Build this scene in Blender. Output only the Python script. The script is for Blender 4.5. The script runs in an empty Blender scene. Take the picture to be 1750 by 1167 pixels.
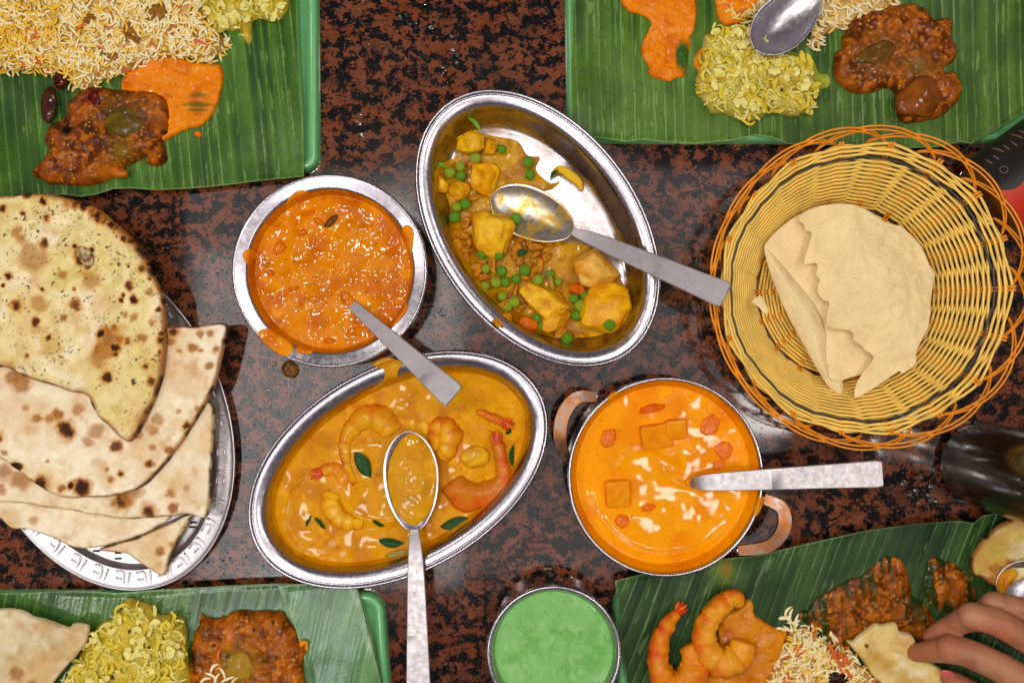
import bpy, bmesh, math, random
import numpy as np
from mathutils import Vector, Matrix, noise as mnoise
S = 0.0005          # metres per photo pixel on the table top
D = 0.95            # camera height above the table top
CX, CY = 875.0, 583.5
scene = bpy.context.scene
col = scene.collection

# ------------------------------------------------------------------ camera
cam_d = bpy.data.cameras.new('camera'); cam = bpy.data.objects.new('camera', cam_d); col.objects.link(cam)
cam.location = (0, 0, D); cam.rotation_euler = (0, 0, 0)
cam_d.sensor_width = 36; cam_d.lens = 36 * D / (1750 * S); cam_d.clip_start = 0.01; cam_d.clip_end = 50
cam_d.dof.use_dof = True; cam_d.dof.focus_distance = D - 0.022; cam_d.dof.aperture_fstop = 6.3
scene.camera = cam
# ------------------------------------------------------------------ world: dim warm room
w = bpy.data.worlds.new('World'); scene.world = w; w.use_nodes = True
# the room around the table: dark ceiling, light walls
_nt = w.node_tree; _bg = _nt.nodes['Background']; _tc = _nt.nodes.new('ShaderNodeTexCoord'); _sx = _nt.nodes.new('ShaderNodeSeparateXYZ'); _rp = _nt.nodes.new('ShaderNodeValToRGB')
_nt.links.new(_tc.outputs['Generated'], _sx.inputs[0]); _nt.links.new(_sx.outputs['Z'], _rp.inputs[0]); _nt.links.new(_rp.outputs[0], _bg.inputs[0])
_e = _rp.color_ramp.elements; _e[0].position = 0.25; _e[0].color = (0.60, 0.54, 0.58, 1); _e[1].position = 0.95; _e[1].color = (0.10, 0.085, 0.095, 1)
_bg.inputs[1].default_value = 0.36
# ------------------------------------------------------------------ lamps of the room (ceiling panels, tube) and added glint spots
def area(name, loc, sx, sy, power, color):
    l = bpy.data.lights.new(name, 'AREA'); l.shape = 'RECTANGLE'; l.size = sx; l.size_y = sy
    l.energy = power; l.color = color
    o = bpy.data.objects.new(name, l); o.location = loc; col.objects.link(o)
    return o
H = 1.55            # height of the ceiling panels above the table
def panel(name, x0, y0, x1, y1, L, color, h=H):
    # (x0..x1, y0..y1): where the panel mirrors in the table top, in photo pixels
    k = (h + D) / D
    sx, sy = (x1 - x0) * S * k, (y1 - y0) * S * k
    return area(name, (((x0 + x1) / 2 - CX) * S * k, (CY - (y0 + y1) / 2) * S * k, h), sx, sy, L * math.pi * sx * sy, color)
panel('ceiling_panel', 318, 288, 1330, 985, 0.36, (1.0, 0.96, 0.97))
panel('bright_ceiling_panel', 335, 430, 790, 1005, 0.78, (1.0, 0.98, 0.97), H - 0.03)
panel('small_ceiling_panel', 1262, 655, 1350, 740, 5.0, (1.0, 0.97, 0.94), H - 0.05)
def bulb(name, loc, power, r, color):
    l = bpy.data.lights.new(name, 'POINT'); l.energy = power; l.shadow_soft_size = r; l.color = color
    o = bpy.data.objects.new(name, l); o.location = loc; col.objects.link(o); return o
panel('tube_light', 395, 1012, 602, 1078, 15.0, (0.86, 0.95, 1.0), H - 0.06)
for mx, my, L_ in ((655, 425, 46), (1170, 800, 34), (925, 320, 36), (1450, 480, 40), (130, 600, 40), (650, 800, 26), (250, 1100, 34), (180, 40, 34), (1560, 60, 24), (1600, 1100, 13)):
    # (mx, my): where each spot, added for glints and fill, mirrors in the table, photo pixels
    hw = 42; panel('added_glint_spot', mx - hw, my - hw, mx + hw, my + hw, L_ * 1.6, (1, 0.95, 0.87), 1.5)
# ------------------------------------------------------------------ colour management
vs = scene.view_settings; vs.view_transform = 'Standard'; vs.look = 'None'; vs.exposure = 0.25; vs.gamma = 1
vs.use_curve_mapping = False
scene.render.resolution_x = 1024; scene.render.resolution_y = 682

# ------------------------------------------------------------------ helpers
def P(px, py, z=0.0):
    k = S * (D - z) / D
    return Vector(((px - CX) * k, (CY - py) * k, z))
def P2(a, z):
    a = np.asarray(a, float); k = S * (D - z) / D
    return np.stack([(a[:, 0] - CX) * k, (CY - a[:, 1]) * k], 1)
def crop(pts, x0, y0, k):
    return [(x0 + p[0] * k, y0 + p[1] * k) + tuple(p[2:]) for p in pts]
def lin(r, g, b):
    f = lambda v: (v / 255 / 12.92) if v / 255 <= 0.04045 else ((v / 255 + 0.055) / 1.055) ** 2.4
    return (f(r), f(g), f(b))
def _h(ix, iy, iz, seed):
    n = (ix.astype(np.int64) * 374761393 + iy.astype(np.int64) * 668265263 + iz.astype(np.int64) * 2147483647 + seed * 1274126177) & 0xFFFFFFFF
    n = ((n ^ (n >> 13)) * 1274126177) & 0xFFFFFFFF
    n = (n ^ (n >> 16)) & 0xFFFFFFFF
    return n / 4294967295.0
def vn(x, y, seed=0):
    x0 = np.floor(x); y0 = np.floor(y); fx = x - x0; fy = y - y0
    fx = fx * fx * (3 - 2 * fx); fy = fy * fy * (3 - 2 * fy); z = np.zeros_like(x0)
    a = _h(x0, y0, z, seed); b = _h(x0 + 1, y0, z, seed); c = _h(x0, y0 + 1, z, seed); d = _h(x0 + 1, y0 + 1, z, seed)
    return (a * (1 - fx) + b * fx) * (1 - fy) + (c * (1 - fx) + d * fx) * fy
def fbm(x, y, s, octv=4, seed=0, g=0.5):
    # s: feature size in metres; result about 0..1
    v = 0; amp = 1; tot = 0; f = 1.0 / s
    for i in range(octv):
        v = v + amp * vn(x * f + 17.3 * i, y * f - 9.1 * i, seed + i); tot += amp; amp *= g; f *= 2.03
    return v / tot
def worley(x, y, s, seed=0):
    X = x / s; Y = y / s; x0 = np.floor(X); y0 = np.floor(Y); best = np.full_like(X, 9.0)
    for i in (-1, 0, 1):
        for j in (-1, 0, 1):
            a = x0 + i; b = y0 + j; z = np.zeros_like(a)
            px = a + _h(a, b, z, seed); py = b + _h(a, b, z, seed + 5)
            best = np.minimum(best, (px - X) ** 2 + (py - Y) ** 2)
    return np.sqrt(best)
def sstep(a, b, x):
    t = np.clip((x - a) / (b - a), 0, 1); return t * t * (3 - 2 * t)
def mixc(c, d, t):
    t = np.asarray(t)[:, None]; return np.asarray(c) * (1 - t) + np.asarray(d) * t
def smooth_poly(p, n=6):
    p = np.asarray(p, float); m = len(p); out = []
    for i in range(m):
        a, b, c, d = p[i - 1], p[i], p[(i + 1) % m], p[(i + 2) % m]
        for k in range(n):
            t = k / n
            out.append(0.5 * ((2 * b) + (c - a) * t + (2 * a - 5 * b + 4 * c - d) * t * t + (3 * b - a - 3 * c + d) * t ** 3))
    return np.array(out)
def sdist(poly, X, Y):
    # signed distance (positive inside) and nearest boundary point
    n = len(poly); best = np.full(X.shape, 1e9); bx = np.zeros_like(X); by = np.zeros_like(Y); ins = np.zeros(X.shape, bool)
    for i in range(n):
        ax, ay = poly[i]; cx, cy = poly[(i + 1) % n]; dx, dy = cx - ax, cy - ay; L = dx * dx + dy * dy + 1e-18
        t = np.clip(((X - ax) * dx + (Y - ay) * dy) / L, 0, 1); qx = ax + t * dx; qy = ay + t * dy
        d = (X - qx) ** 2 + (Y - qy) ** 2; m = d < best
        best = np.where(m, d, best); bx = np.where(m, qx, bx); by = np.where(m, qy, by)
        cond = ((ay > Y) != (cy > Y))
        if dy != 0: ins ^= cond & (X < (cx - ax) * (Y - ay) / dy + ax)
    d = np.sqrt(best)
    return np.where(ins, d, -d), bx, by

def mesh_np(name, V, F, colr=None, smooth=True):
    """V (n,3); F: array (m,4)/(m,3) or list of lists"""
    me = bpy.data.meshes.new(name)
    V = np.asarray(V, np.float32)
    if isinstance(F, np.ndarray):
        k = F.shape[1]
        me.vertices.add(len(V)); me.vertices.foreach_set('co', V.ravel())
        me.loops.add(F.size); me.loops.foreach_set('vertex_index', F.ravel().astype(np.int32))
        me.polygons.add(len(F)); me.polygons.foreach_set('loop_start', np.arange(0, F.size, k, dtype=np.int32))
        me.update(calc_edges=True); me.validate()
    else:
        me.from_pydata([tuple(map(float, v)) for v in V], [], F); me.update()
    if smooth: me.polygons.foreach_set('use_smooth', np.ones(len(me.polygons), bool))
    if colr is not None:
        a = me.color_attributes.new('Col', 'FLOAT_COLOR', 'POINT')
        c = np.ones((len(V), 4), np.float32); c[:, :3] = colr; a.data.foreach_set('color', c.ravel())
    return me
def setp(o, label=None, cat=None, group=None, kind=None):
    if label: o['label'] = label
    if cat: o['category'] = cat
    if group: o['group'] = group
    if kind: o['kind'] = kind
    return o
def put(name, me, m=None, parent=None, loc=None, rot=None, world=False, **kw):
    """link a mesh; with world=True its vertices are world coordinates and the origin is moved to loc or to the parent's origin"""
    o = bpy.data.objects.new(name, me); col.objects.link(o)
    if m is not None and not me.materials: me.materials.append(m)
    if parent is not None:
        o.parent = parent
    if world:
        off = Vector((0, 0, 0))
        p = parent
        while p is not None: off += p.location; p = p.parent
        if parent is None:
            if loc is None:
                n = len(me.vertices); c = np.empty(n * 3, np.float32); me.vertices.foreach_get('co', c); c = c.reshape(-1, 3)
                loc = Vector(((c[:, 0].min() + c[:, 0].max()) / 2, (c[:, 1].min() + c[:, 1].max()) / 2, c[:, 2].min()))
            off = Vector(loc); o.location = loc
        me.transform(Matrix.Translation(-off))
    else:
        if loc is not None: o.location = loc
        if rot is not None: o.rotation_euler = rot
    setp(o, **kw)
    return o
def thing(name, loc, label, cat, group=None):
    o = bpy.data.objects.new(name, None); col.objects.link(o); o.location = loc; o.empty_display_size = 0.01
    return setp(o, label, cat, group)

# ------------------------------------------------------------------ materials
def new_mat(name):
    m = bpy.data.materials.new(name); m.use_nodes = True; nt = m.node_tree
    return m, nt, nt.nodes['Principled BSDF']
def link(nt, a, b): nt.links.new(a, b)
def nnode(nt, t, **kw):
    n = nt.nodes.new(t)
    for k, v in kw.items():
        if k in n.inputs: n.inputs[k].default_value = v
        else: setattr(n, k, v)
    return n
def noise_n(nt, scale, detail=4, rough=0.5, dist=0.0, vec=None):
    n = nt.nodes.new('ShaderNodeTexNoise'); n.inputs['Scale'].default_value = scale; n.inputs['Detail'].default_value = detail
    n.inputs['Roughness'].default_value = rough; n.inputs['Distortion'].default_value = dist
    if vec is None:
        tc = nt.nodes.get('TC') or nt.nodes.new('ShaderNodeTexCoord'); tc.name = 'TC'; vec = tc.outputs['Object']
    link(nt, vec, n.inputs['Vector']); return n
def ramp(nt, src, stops):
    r = nt.nodes.new('ShaderNodeValToRGB'); e = r.color_ramp.elements
    while len(e) > 1: e.remove(e[-1])
    for i, (p, c) in enumerate(stops):
        if not isinstance(c, (tuple, list)): c = (c, c, c)
        if i == 0: x = e[0]; x.position = p
        else: x = e.new(p)
        x.color = (*c[:3], 1)
    link(nt, src, r.inputs[0]); return r
def mul_vary(nt, src, lo, hi, scale):
    n = noise_n(nt, scale, 5, 0.6); r = ramp(nt, n.outputs[0], [(0.3, lo), (0.7, hi)])
    mx = nt.nodes.new('ShaderNodeMix'); mx.data_type = 'RGBA'; mx.blend_type = 'MULTIPLY'; mx.inputs[0].default_value = 1
    link(nt, src, mx.inputs[6]); link(nt, r.outputs[0], mx.inputs[7]); return mx.outputs[2]
def add_bump(nt, b, layers):
    prev = None
    for scale, dist, detail in layers:
        n = noise_n(nt, scale, detail, 0.55); bp = nt.nodes.new('ShaderNodeBump'); bp.inputs['Distance'].default_value = dist
        bp.inputs['Strength'].default_value = 1
        link(nt, n.outputs[0], bp.inputs['Height'])
        if prev: link(nt, prev.outputs[0], bp.inputs['Normal'])
        prev = bp
    if prev: link(nt, prev.outputs[0], b.inputs['Normal']); link(nt, prev.outputs[0], b.inputs['Coat Normal'])
def matte(name, base=None, rough=0.4, coat=0.0, sss=0.0, bump=(), vary=(0.85, 1.1, 200), spec=0.5, metallic=0.0, coat_rough=0.08, sss_r=0.004):
    """base None: reads the mesh's own colour attribute 'Col'"""
    m, nt, b = new_mat(name)
    if base is None:
        a = nt.nodes.new('ShaderNodeAttribute'); a.attribute_name = 'Col'; src = a.outputs['Color']
    else:
        a = nt.nodes.new('ShaderNodeRGB'); a.outputs[0].default_value = (*base, 1); src = a.outputs[0]
    if vary: src = mul_vary(nt, src, *vary)
    link(nt, src, b.inputs['Base Color'])
    b.inputs['Roughness'].default_value = rough; b.inputs['Coat Weight'].default_value = coat; b.inputs['Coat Roughness'].default_value = coat_rough
    b.inputs['Specular IOR Level'].default_value = spec; b.inputs['Metallic'].default_value = metallic
    if sss:
        b.inputs['Subsurface Weight'].default_value = sss; b.inputs['Subsurface Radius'].default_value = (1, 0.5, 0.25); b.inputs['Subsurface Scale'].default_value = sss_r
    add_bump(nt, b, bump)
    return m
M_sauce = matte('glossy_gravy', rough=0.5, spec=0.02, coat=0.45, coat_rough=0.03, bump=[(120, 0.0010, 1)], vary=(0.90, 1.05, 300))
M_smooth = matte('creamy_gravy', rough=0.5, spec=0.02, coat=0.20, coat_rough=0.06, bump=[(50, 0.00016, 1)], vary=(0.95, 1.03, 120))
M_lumpy = matte('lumpy_gravy', rough=0.5, spec=0.02, coat=0.28, coat_rough=0.05, bump=[(60, 0.00035, 1)], vary=(0.94, 1.03, 120))
M_chunky = matte('oily_masala', rough=0.5, spec=0.02, coat=0.34, coat_rough=0.04, bump=[(110, 0.0011, 2)], vary=(0.86, 1.08, 200))
M_bread = matte('baked_bread', rough=0.75, bump=[(300, 0.0007, 4), (1400, 0.00025, 3)], vary=(0.9, 1.08, 160), spec=0.25)
M_pap = matte('papadum_wafer', lin(252, 222, 168), rough=0.62, bump=[(60, 0.0030, 3), (260, 0.0006, 3)], vary=(0.86, 1.05, 45), spec=0.2, sss=0.2)
def _pap():
    nt = M_pap.node_tree; b = nt.nodes['Principled BSDF']; src = b.inputs['Base Color'].links[0].from_socket
    n = noise_n(nt, 900, 2, .5); r = ramp(nt, n.outputs[0], [(.70, 0.0), (.74, 1.0)]); m = nt.nodes.new('ShaderNodeMix'); m.data_type = 'RGBA'
    link(nt, r.outputs[0], m.inputs[0]); link(nt, src, m.inputs[6]); m.inputs[7].default_value = (*lin(150, 96, 40), 1); link(nt, m.outputs[2], b.inputs['Base Color'])
_pap()
M_leaf = matte('banana_leaf', rough=0.42, spec=0.18, coat=0.10, coat_rough=0.22, bump=[(500, 0.0001, 3)], vary=(0.86, 1.1, 90))
M_leaf_shiny = matte('shiny_banana_leaf', rough=0.42, spec=0.3, coat=0.8, coat_rough=0.16, bump=[(500, 0.0001, 3)], vary=(0.86, 1.1, 90))
M_food = matte('cooked_food', rough=0.5, spec=0.06, coat=0.28, coat_rough=0.07, bump=[(250, 0.0010, 3)], vary=(0.84, 1.08, 180))
M_pea = matte('green_pea', lin(112, 168, 30), rough=0.4, spec=.15, coat=0.5, bump=[(500, 0.0006, 3)], vary=(0.6, 1.15, 160), coat_rough=0.05)
M_pea2 = matte('pale_green_pea', lin(168, 190, 44), rough=0.4, spec=.15, coat=0.5, bump=[(500, 0.0006, 3)], vary=(0.6, 1.15, 160), coat_rough=0.05)
M_herb = matte('dark_herb_leaf', lin(24, 70, 18), rough=0.4, spec=.1, coat=0.15, bump=[(600, 0.0004, 3)], vary=(0.6, 1.3, 500))
M_char = matte('burnt_crust', lin(48, 26, 14), rough=0.7, bump=[(900, 0.0006, 3)])
M_seed = matte('mustard_seed', lin(52, 24, 18), rough=0.3, coat=0.5, vary=None)
M_yseed = matte('chilli_seed', lin(240, 170, 50), rough=0.3, coat=0.5, vary=None)
M_tray = matte('mint_melamine', lin(112, 184, 118), rough=0.22, coat=0.3, vary=(0.95, 1.03, 30), bump=[(40, 0.0004, 2)])
M_rice = [matte('white_rice', lin(252, 234, 182), rough=0.45, coat=0.15, sss=0.15, vary=(0.88, 1.05, 400), sss_r=0.002),
          matte('pale_yellow_rice', lin(246, 208, 112), rough=0.45, coat=0.15, sss=0.15, vary=(0.88, 1.05, 400), sss_r=0.002),
          matte('yellow_rice', lin(244, 194, 50), rough=0.45, coat=0.15, sss=0.1, vary=(0.88, 1.05, 400), sss_r=0.002),
          matte('orange_shred', lin(225, 98, 18), rough=0.4, coat=0.2, vary=(0.88, 1.05, 400))]
M_cab = [matte('pale_cabbage', lin(244, 228, 132), rough=0.32, coat=0.12, spec=.12, sss=0.12, bump=[(300, 0.0006, 3)], vary=(0.82, 1.08, 200), coat_rough=0.06),
         matte('yellow_cabbage', lin(234, 206, 66), rough=0.32, coat=0.12, spec=.12, sss=0.12, bump=[(300, 0.0006, 3)], vary=(0.82, 1.08, 200), coat_rough=0.06),
         matte('green_cabbage', lin(214, 202, 84), rough=0.32, coat=0.12, spec=.12, sss=0.12, bump=[(300, 0.0006, 3)], vary=(0.82, 1.08, 200), coat_rough=0.06)]
M_cane = matte('varnished_cane', lin(250, 208, 96), rough=0.36, spec=.3, coat=0.25, vary=(0.82, 1.12, 60), bump=[(500, 0.0002, 3)], coat_rough=0.18)
M_ocane = matte('orange_cane', lin(238, 146, 26), rough=0.38, spec=.25, coat=0.2, vary=(0.85, 1.12, 60), coat_rough=0.2)
M_bcane = matte('dark_cane', lin(52, 42, 34), rough=0.35, coat=0.3, vary=(0.7, 1.2, 90), coat_rough=0.2)
def steel(name, base, rough, bumpd=0.00003):
    m, nt, b = new_mat(name); b.inputs['Metallic'].default_value = 1
    n = noise_n(nt, 70, 6, 0.65); r = ramp(nt, n.outputs[0], [(0.3, tuple(v * 0.86 for v in base)), (0.7, base)]); link(nt, r.outputs[0], b.inputs['Base Color'])
    n2 = noise_n(nt, 240, 5, 0.7); r2 = ramp(nt, n2.outputs[0], [(0.3, rough * 0.75), (0.75, rough * 1.4)]); link(nt, r2.outputs[0], b.inputs['Roughness'])
    add_bump(nt, b, [(90, bumpd * 6, 2), (1200, bumpd * 0.4, 2)])
    return m
M_steel = steel('polished_steel', (0.45, 0.415, 0.46), 0.24, .00002)
M_satin = steel('satin_steel', (0.60, 0.555, 0.575), 0.52, .000006)
M_spoon = steel('brushed_spoon_steel', (0.66, 0.62, 0.66), 0.30)
M_smeared = steel('curry_smeared_steel', (0.66, 0.60, 0.56), 0.30)
def _sm():
    nt = M_smeared.node_tree; b = nt.nodes['Principled BSDF']; n = noise_n(nt, 70, 5, .65, .4); r = ramp(nt, n.outputs[0], [(.42, (.66, .61, .58)), (.56, (.62, .44, .14)), (.66, (.60, .30, .03))]); link(nt, r.outputs[0], b.inputs['Base Color'])
    r2 = ramp(nt, n.outputs[0], [(.5, 1.0), (.66, .25)]); link(nt, r2.outputs[0], b.inputs['Metallic'])
_sm()
M_tin = steel('pressed_tin', (0.72, 0.68, 0.72), 0.40)
M_copper = steel('worn_copper_steel', (0.34, 0.13, 0.04), 0.36)

# ------------------------------------------------------------------ table top: polished red-brown granite
def granite():
    m, nt, b = new_mat('polished_granite')
    tc = nt.nodes.new('ShaderNodeTexCoord'); tc.name = 'TC'; mp = nt.nodes.new('ShaderNodeMapping'); link(nt, tc.outputs['Object'], mp.inputs[0])
    mp.inputs['Scale'].default_value = (1, 1.12, 1)
    v = mp.outputs[0]
    n1 = noise_n(nt, 80, 9, 0.74, 0.06, v); n2 = noise_n(nt, 240, 4, 0.65, 0.2, v); n3 = noise_n(nt, 26, 3, 0.5, 0, v); n4 = noise_n(nt, 14, 2, 0.5, 0, v)
    blot = ramp(nt, n1.outputs[0], [(0.488, 0.0), (0.512, 1.0)])
    brown = ramp(nt, n3.outputs[0], [(0.35, lin(118, 58, 26)), (0.5, lin(128, 70, 44)), (0.65, lin(94, 52, 34))])
    fleck = ramp(nt, n2.outputs[0], [(0.37, 0.15), (0.45, 1.0), (0.62, 1.0), (0.75, 1.5)])
    mx = nt.nodes.new('ShaderNodeMix'); mx.data_type = 'RGBA'; mx.blend_type = 'MULTIPLY'; mx.inputs[0].default_value = 1
    link(nt, brown.outputs[0], mx.inputs[6]); link(nt, fleck.outputs[0], mx.inputs[7])
    dark = ramp(nt, n2.outputs[0], [(0.45, lin(10, 8, 10)), (0.6, lin(22, 18, 19)), (0.70, lin(66, 58, 46))])
    m2 = nt.nodes.new('ShaderNodeMix'); m2.data_type = 'RGBA'; link(nt, blot.outputs[0], m2.inputs[0]); link(nt, dark.outputs[0], m2.inputs[6]); link(nt, mx.outputs[2], m2.inputs[7])
    link(nt, m2.outputs[2], b.inputs['Base Color'])
    sm = ramp(nt, n4.outputs[0], [(0.3, 0.05), (0.7, 0.12)]); link(nt, sm.outputs[0], b.inputs['Roughness'])
    b.inputs['Specular IOR Level'].default_value = 1.0; b.inputs['Coat Weight'].default_value = 0.9; b.inputs['Coat Roughness'].default_value = 0.05
    # pits and specks in the polish
    n5 = noise_n(nt, 420, 2, 0.5, 0, v); pit = ramp(nt, n5.outputs[0], [(0.30, 0.0), (0.36, 1.0)])
    bp = nt.nodes.new('ShaderNodeBump'); bp.inputs['Distance'].default_value = 0.0003; link(nt, pit.outputs[0], bp.inputs['Height']); link(nt, bp.outputs[0], b.inputs['Normal']); link(nt, bp.outputs[0], b.inputs['Coat Normal'])
    return m
bm = bmesh.new(); bmesh.ops.create_cube(bm, size=1); 
for v in bm.verts: v.co = (v.co.x * 1.7, v.co.y * 1.2, v.co.z * 0.03 - 0.015)
bmesh.ops.bevel(bm, geom=bm.edges[:], offset=0.004, segments=3, affect='EDGES')
me = bpy.data.meshes.new('table_top'); bm.to_mesh(me); bm.free()
put('table_top', me, granite(), label='polished table top of dark granite with rusty brown blotches', kind='structure')

# ------------------------------------------------------------------ shape builders
class Blob: pass
def blob(name, poly, zref, h, m, edge=0.003, base=None, res=0.0007, prof='round', bump=0.0, bumps=0.008, fine=0.0, fines=0.0025, colf=None, hf=None,
         solid=False, smooth=5, seed=1, rag=0.0, ragf=.005, **kw):
    """a soft sheet or heap with an outline traced at height zref. base(x,y): surface it lies on. hf: extra height. colf(x,y,d,h)->colours"""
    if smooth: poly = smooth_poly(poly, smooth)
    W = P2(poly, zref)
    if rag:
        W = W + np.stack([fbm(W[:, 0], W[:, 1], ragf, 3, seed + 50) - .5, fbm(W[:, 0], W[:, 1], ragf, 3, seed + 70) - .5], 1) * 2 * rag
    x0, y0 = W.min(0) - res * 2; x1, y1 = W.max(0) + res * 2
    nx = int((x1 - x0) / res) + 1; ny = int((y1 - y0) / res) + 1
    X, Y = np.meshgrid(x0 + np.arange(nx) * res, y0 + np.arange(ny) * res); X = X.ravel(); Y = Y.ravel()
    d, bx, by = sdist(W, X, Y)
    def height(X, Y, d):
        dd = np.clip(d, 0, None)
        if prof == 'round': t = np.clip(dd / edge, 0, 1); p = np.sqrt(1 - (1 - t) ** 2)
        elif prof == 'soft': p = 1 - np.exp(-dd / edge)
        else: p = np.clip(dd / edge, 0, 1) ** 0.5
        z = h * p
        if bump: z = z + bump * (fbm(X, Y, bumps, 3, seed) - 0.45) * 2 * np.clip(dd / edge, 0, 1)
        if fine: z = z + fine * (fbm(X, Y, fines, 3, seed + 9) - 0.5) * 2 * np.clip(dd / edge * 1.5, 0, 1)
        if hf is not None: z = z + hf(X, Y, dd)
        return z
    inside = (d > 0).reshape(ny, nx)
    q = inside[:-1, :-1] | inside[1:, :-1] | inside[:-1, 1:] | inside[1:, 1:]
    idx = np.arange(nx * ny).reshape(ny, nx)
    F = np.stack([idx[:-1, :-1][q], idx[:-1, 1:][q], idx[1:, 1:][q], idx[1:, :-1][q]], 1)
    used = np.unique(F); remap = -np.ones(nx * ny, int); remap[used] = np.arange(len(used)); F = remap[F]
    X = X[used]; Y = Y[used]; d = d[used]; bx = bx[used]; by = by[used]; out = d <= 0
    X = np.where(out, bx, X); Y = np.where(out, by, Y); d = np.where(out, 0, d)
    hh = height(X, Y, d); b0 = base(X, Y) if base is not None else np.full_like(X, zref)
    Z = b0 + hh
    V = np.stack([X, Y, Z], 1)
    C = colf(X, Y, d, hh) if colf is not None else None
    if solid:
        n = len(V); Zb = np.where(out, Z, Z - solid) if solid is not True else b0
        V = np.concatenate([V, np.stack([X, Y, Zb], 1)]); F = np.concatenate([F, F[:, ::-1] + n])
        if C is not None: C = np.concatenate([C, C])
    me = mesh_np(name, V, F, C)
    o = put(name, me, m, world=True, **kw)
    B = Blob(); B.o = o; B.W = W; B.zref = zref; B.base = base; B.height = height
    def z_at(x, y):
        x = np.atleast_1d(np.asarray(x, float)); y = np.atleast_1d(np.asarray(y, float)); d, _, _ = sdist(W, x, y)
        b0 = base(x, y) if base is not None else np.full_like(x, zref)
        return b0 + np.where(d > 0, height(x, y, d), 0), d
    B.z_at = z_at
    return B

def sweep(pts, rads, n=10, cap=True, flat=None):
    """tube through points with radii; flat=(fx) squash factors list of width multipliers"""
    pts = [Vector(p) for p in pts]; V = []; F = []
    up = Vector((0, 0, 1)); L = len(pts)
    for i, p in enumerate(pts):
        t = (pts[min(i + 1, L - 1)] - pts[max(i - 1, 0)]).normalized()
        s = t.cross(up)
        if s.length < 1e-4: s = Vector((1, 0, 0))
        s.normalize(); u = s.cross(t).normalized()
        rw, rh = (rads[i] if isinstance(rads[i], (tuple, list)) else (rads[i], rads[i]))
        for k in range(n):
            a = 2 * math.pi * k / n; V.append(p + s * (rw * math.cos(a)) + u * (rh * math.sin(a)))
    for i in range(L - 1):
        for k in range(n):
            k2 = (k + 1) % n; F.append([i * n + k, i * n + k2, (i + 1) * n + k2, (i + 1) * n + k])
    if cap: F.append(list(range(n))[::-1]); F.append([(L - 1) * n + k for k in range(n)])
    return V, F
def spline(pts, n=8):
    p = [np.array(q, float) for q in pts]; out = []
    for i in range(len(p) - 1):
        a = p[max(i - 1, 0)]; b = p[i]; c = p[i + 1]; d = p[min(i + 2, len(p) - 1)]
        for k in range(n):
            t = k / n; out.append(0.5 * ((2 * b) + (c - a) * t + (2 * a - 5 * b + 4 * c - d) * t * t + (3 * b - a - 3 * c + d) * t ** 3))
    out.append(p[-1]); return out

def ico(sub=4):
    bm = bmesh.new(); bmesh.ops.create_icosphere(bm, subdivisions=sub, radius=1)
    V = np.array([v.co[:] for v in bm.verts]); F = np.array([[v.index for v in f.verts] for f in bm.faces]); bm.free(); return V, F
ICO4 = ico(4); ICO3 = ico(3)
def n3(V, s, seed):
    o = seed * 7.31
    return np.array([mnoise.noise((v[0] / s + o, v[1] / s - o, v[2] / s + o * 0.5)) for v in V])
def chunk(name, px, py, z, r, seed, c1, c2, cuts=6, rough=0.06, m=None, parent=None, rotz=0.0, cut=0.72, tint=None, box=0.0, **kw):
    """an irregular cut lump: r=(rx,ry,rz) in metres, facets by random cutting planes"""
    rnd = random.Random(seed); V, F = ICO4; V = V.copy()
    if box:
        V = np.sign(V) * np.abs(V) ** (1 - box); V /= np.maximum(np.abs(V).max(1, keepdims=True) * 0 + 1, 1)
    for _ in range(cuts):
        n = np.array([rnd.gauss(0, 1), rnd.gauss(0, 1), rnd.gauss(0, 0.7)]); n /= np.linalg.norm(n); dd = rnd.uniform(cut, cut + 0.2)
        s = V @ n - dd; V = V - np.clip(s, 0, None)[:, None] * n
    nz = n3(V, 0.45, seed); nz2 = n3(V, 0.16, seed + 3)
    V = V * (1 + rough * nz[:, None] * 1.6 + rough * 0.5 * nz2[:, None])
    t = np.clip(0.5 + 0.9 * nz + 0.5 * nz2, 0, 1)
    C = mixc(c1, c2, t)
    V = V * np.array(r); ca, sa = math.cos(rotz), math.sin(rotz); V = np.stack([V[:, 0] * ca - V[:, 1] * sa, V[:, 0] * sa + V[:, 1] * ca, V[:, 2]], 1)
    me = mesh_np(name, V, F, C); c = P(px, py, z)
    if parent is not None: 
        pl = Vector((0, 0, 0)); p = parent
        while p is not None: pl += p.location; p = p.parent
        c = c - pl
    o = put(name, me, m or M_food, parent=parent, loc=c, **kw); return o

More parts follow.
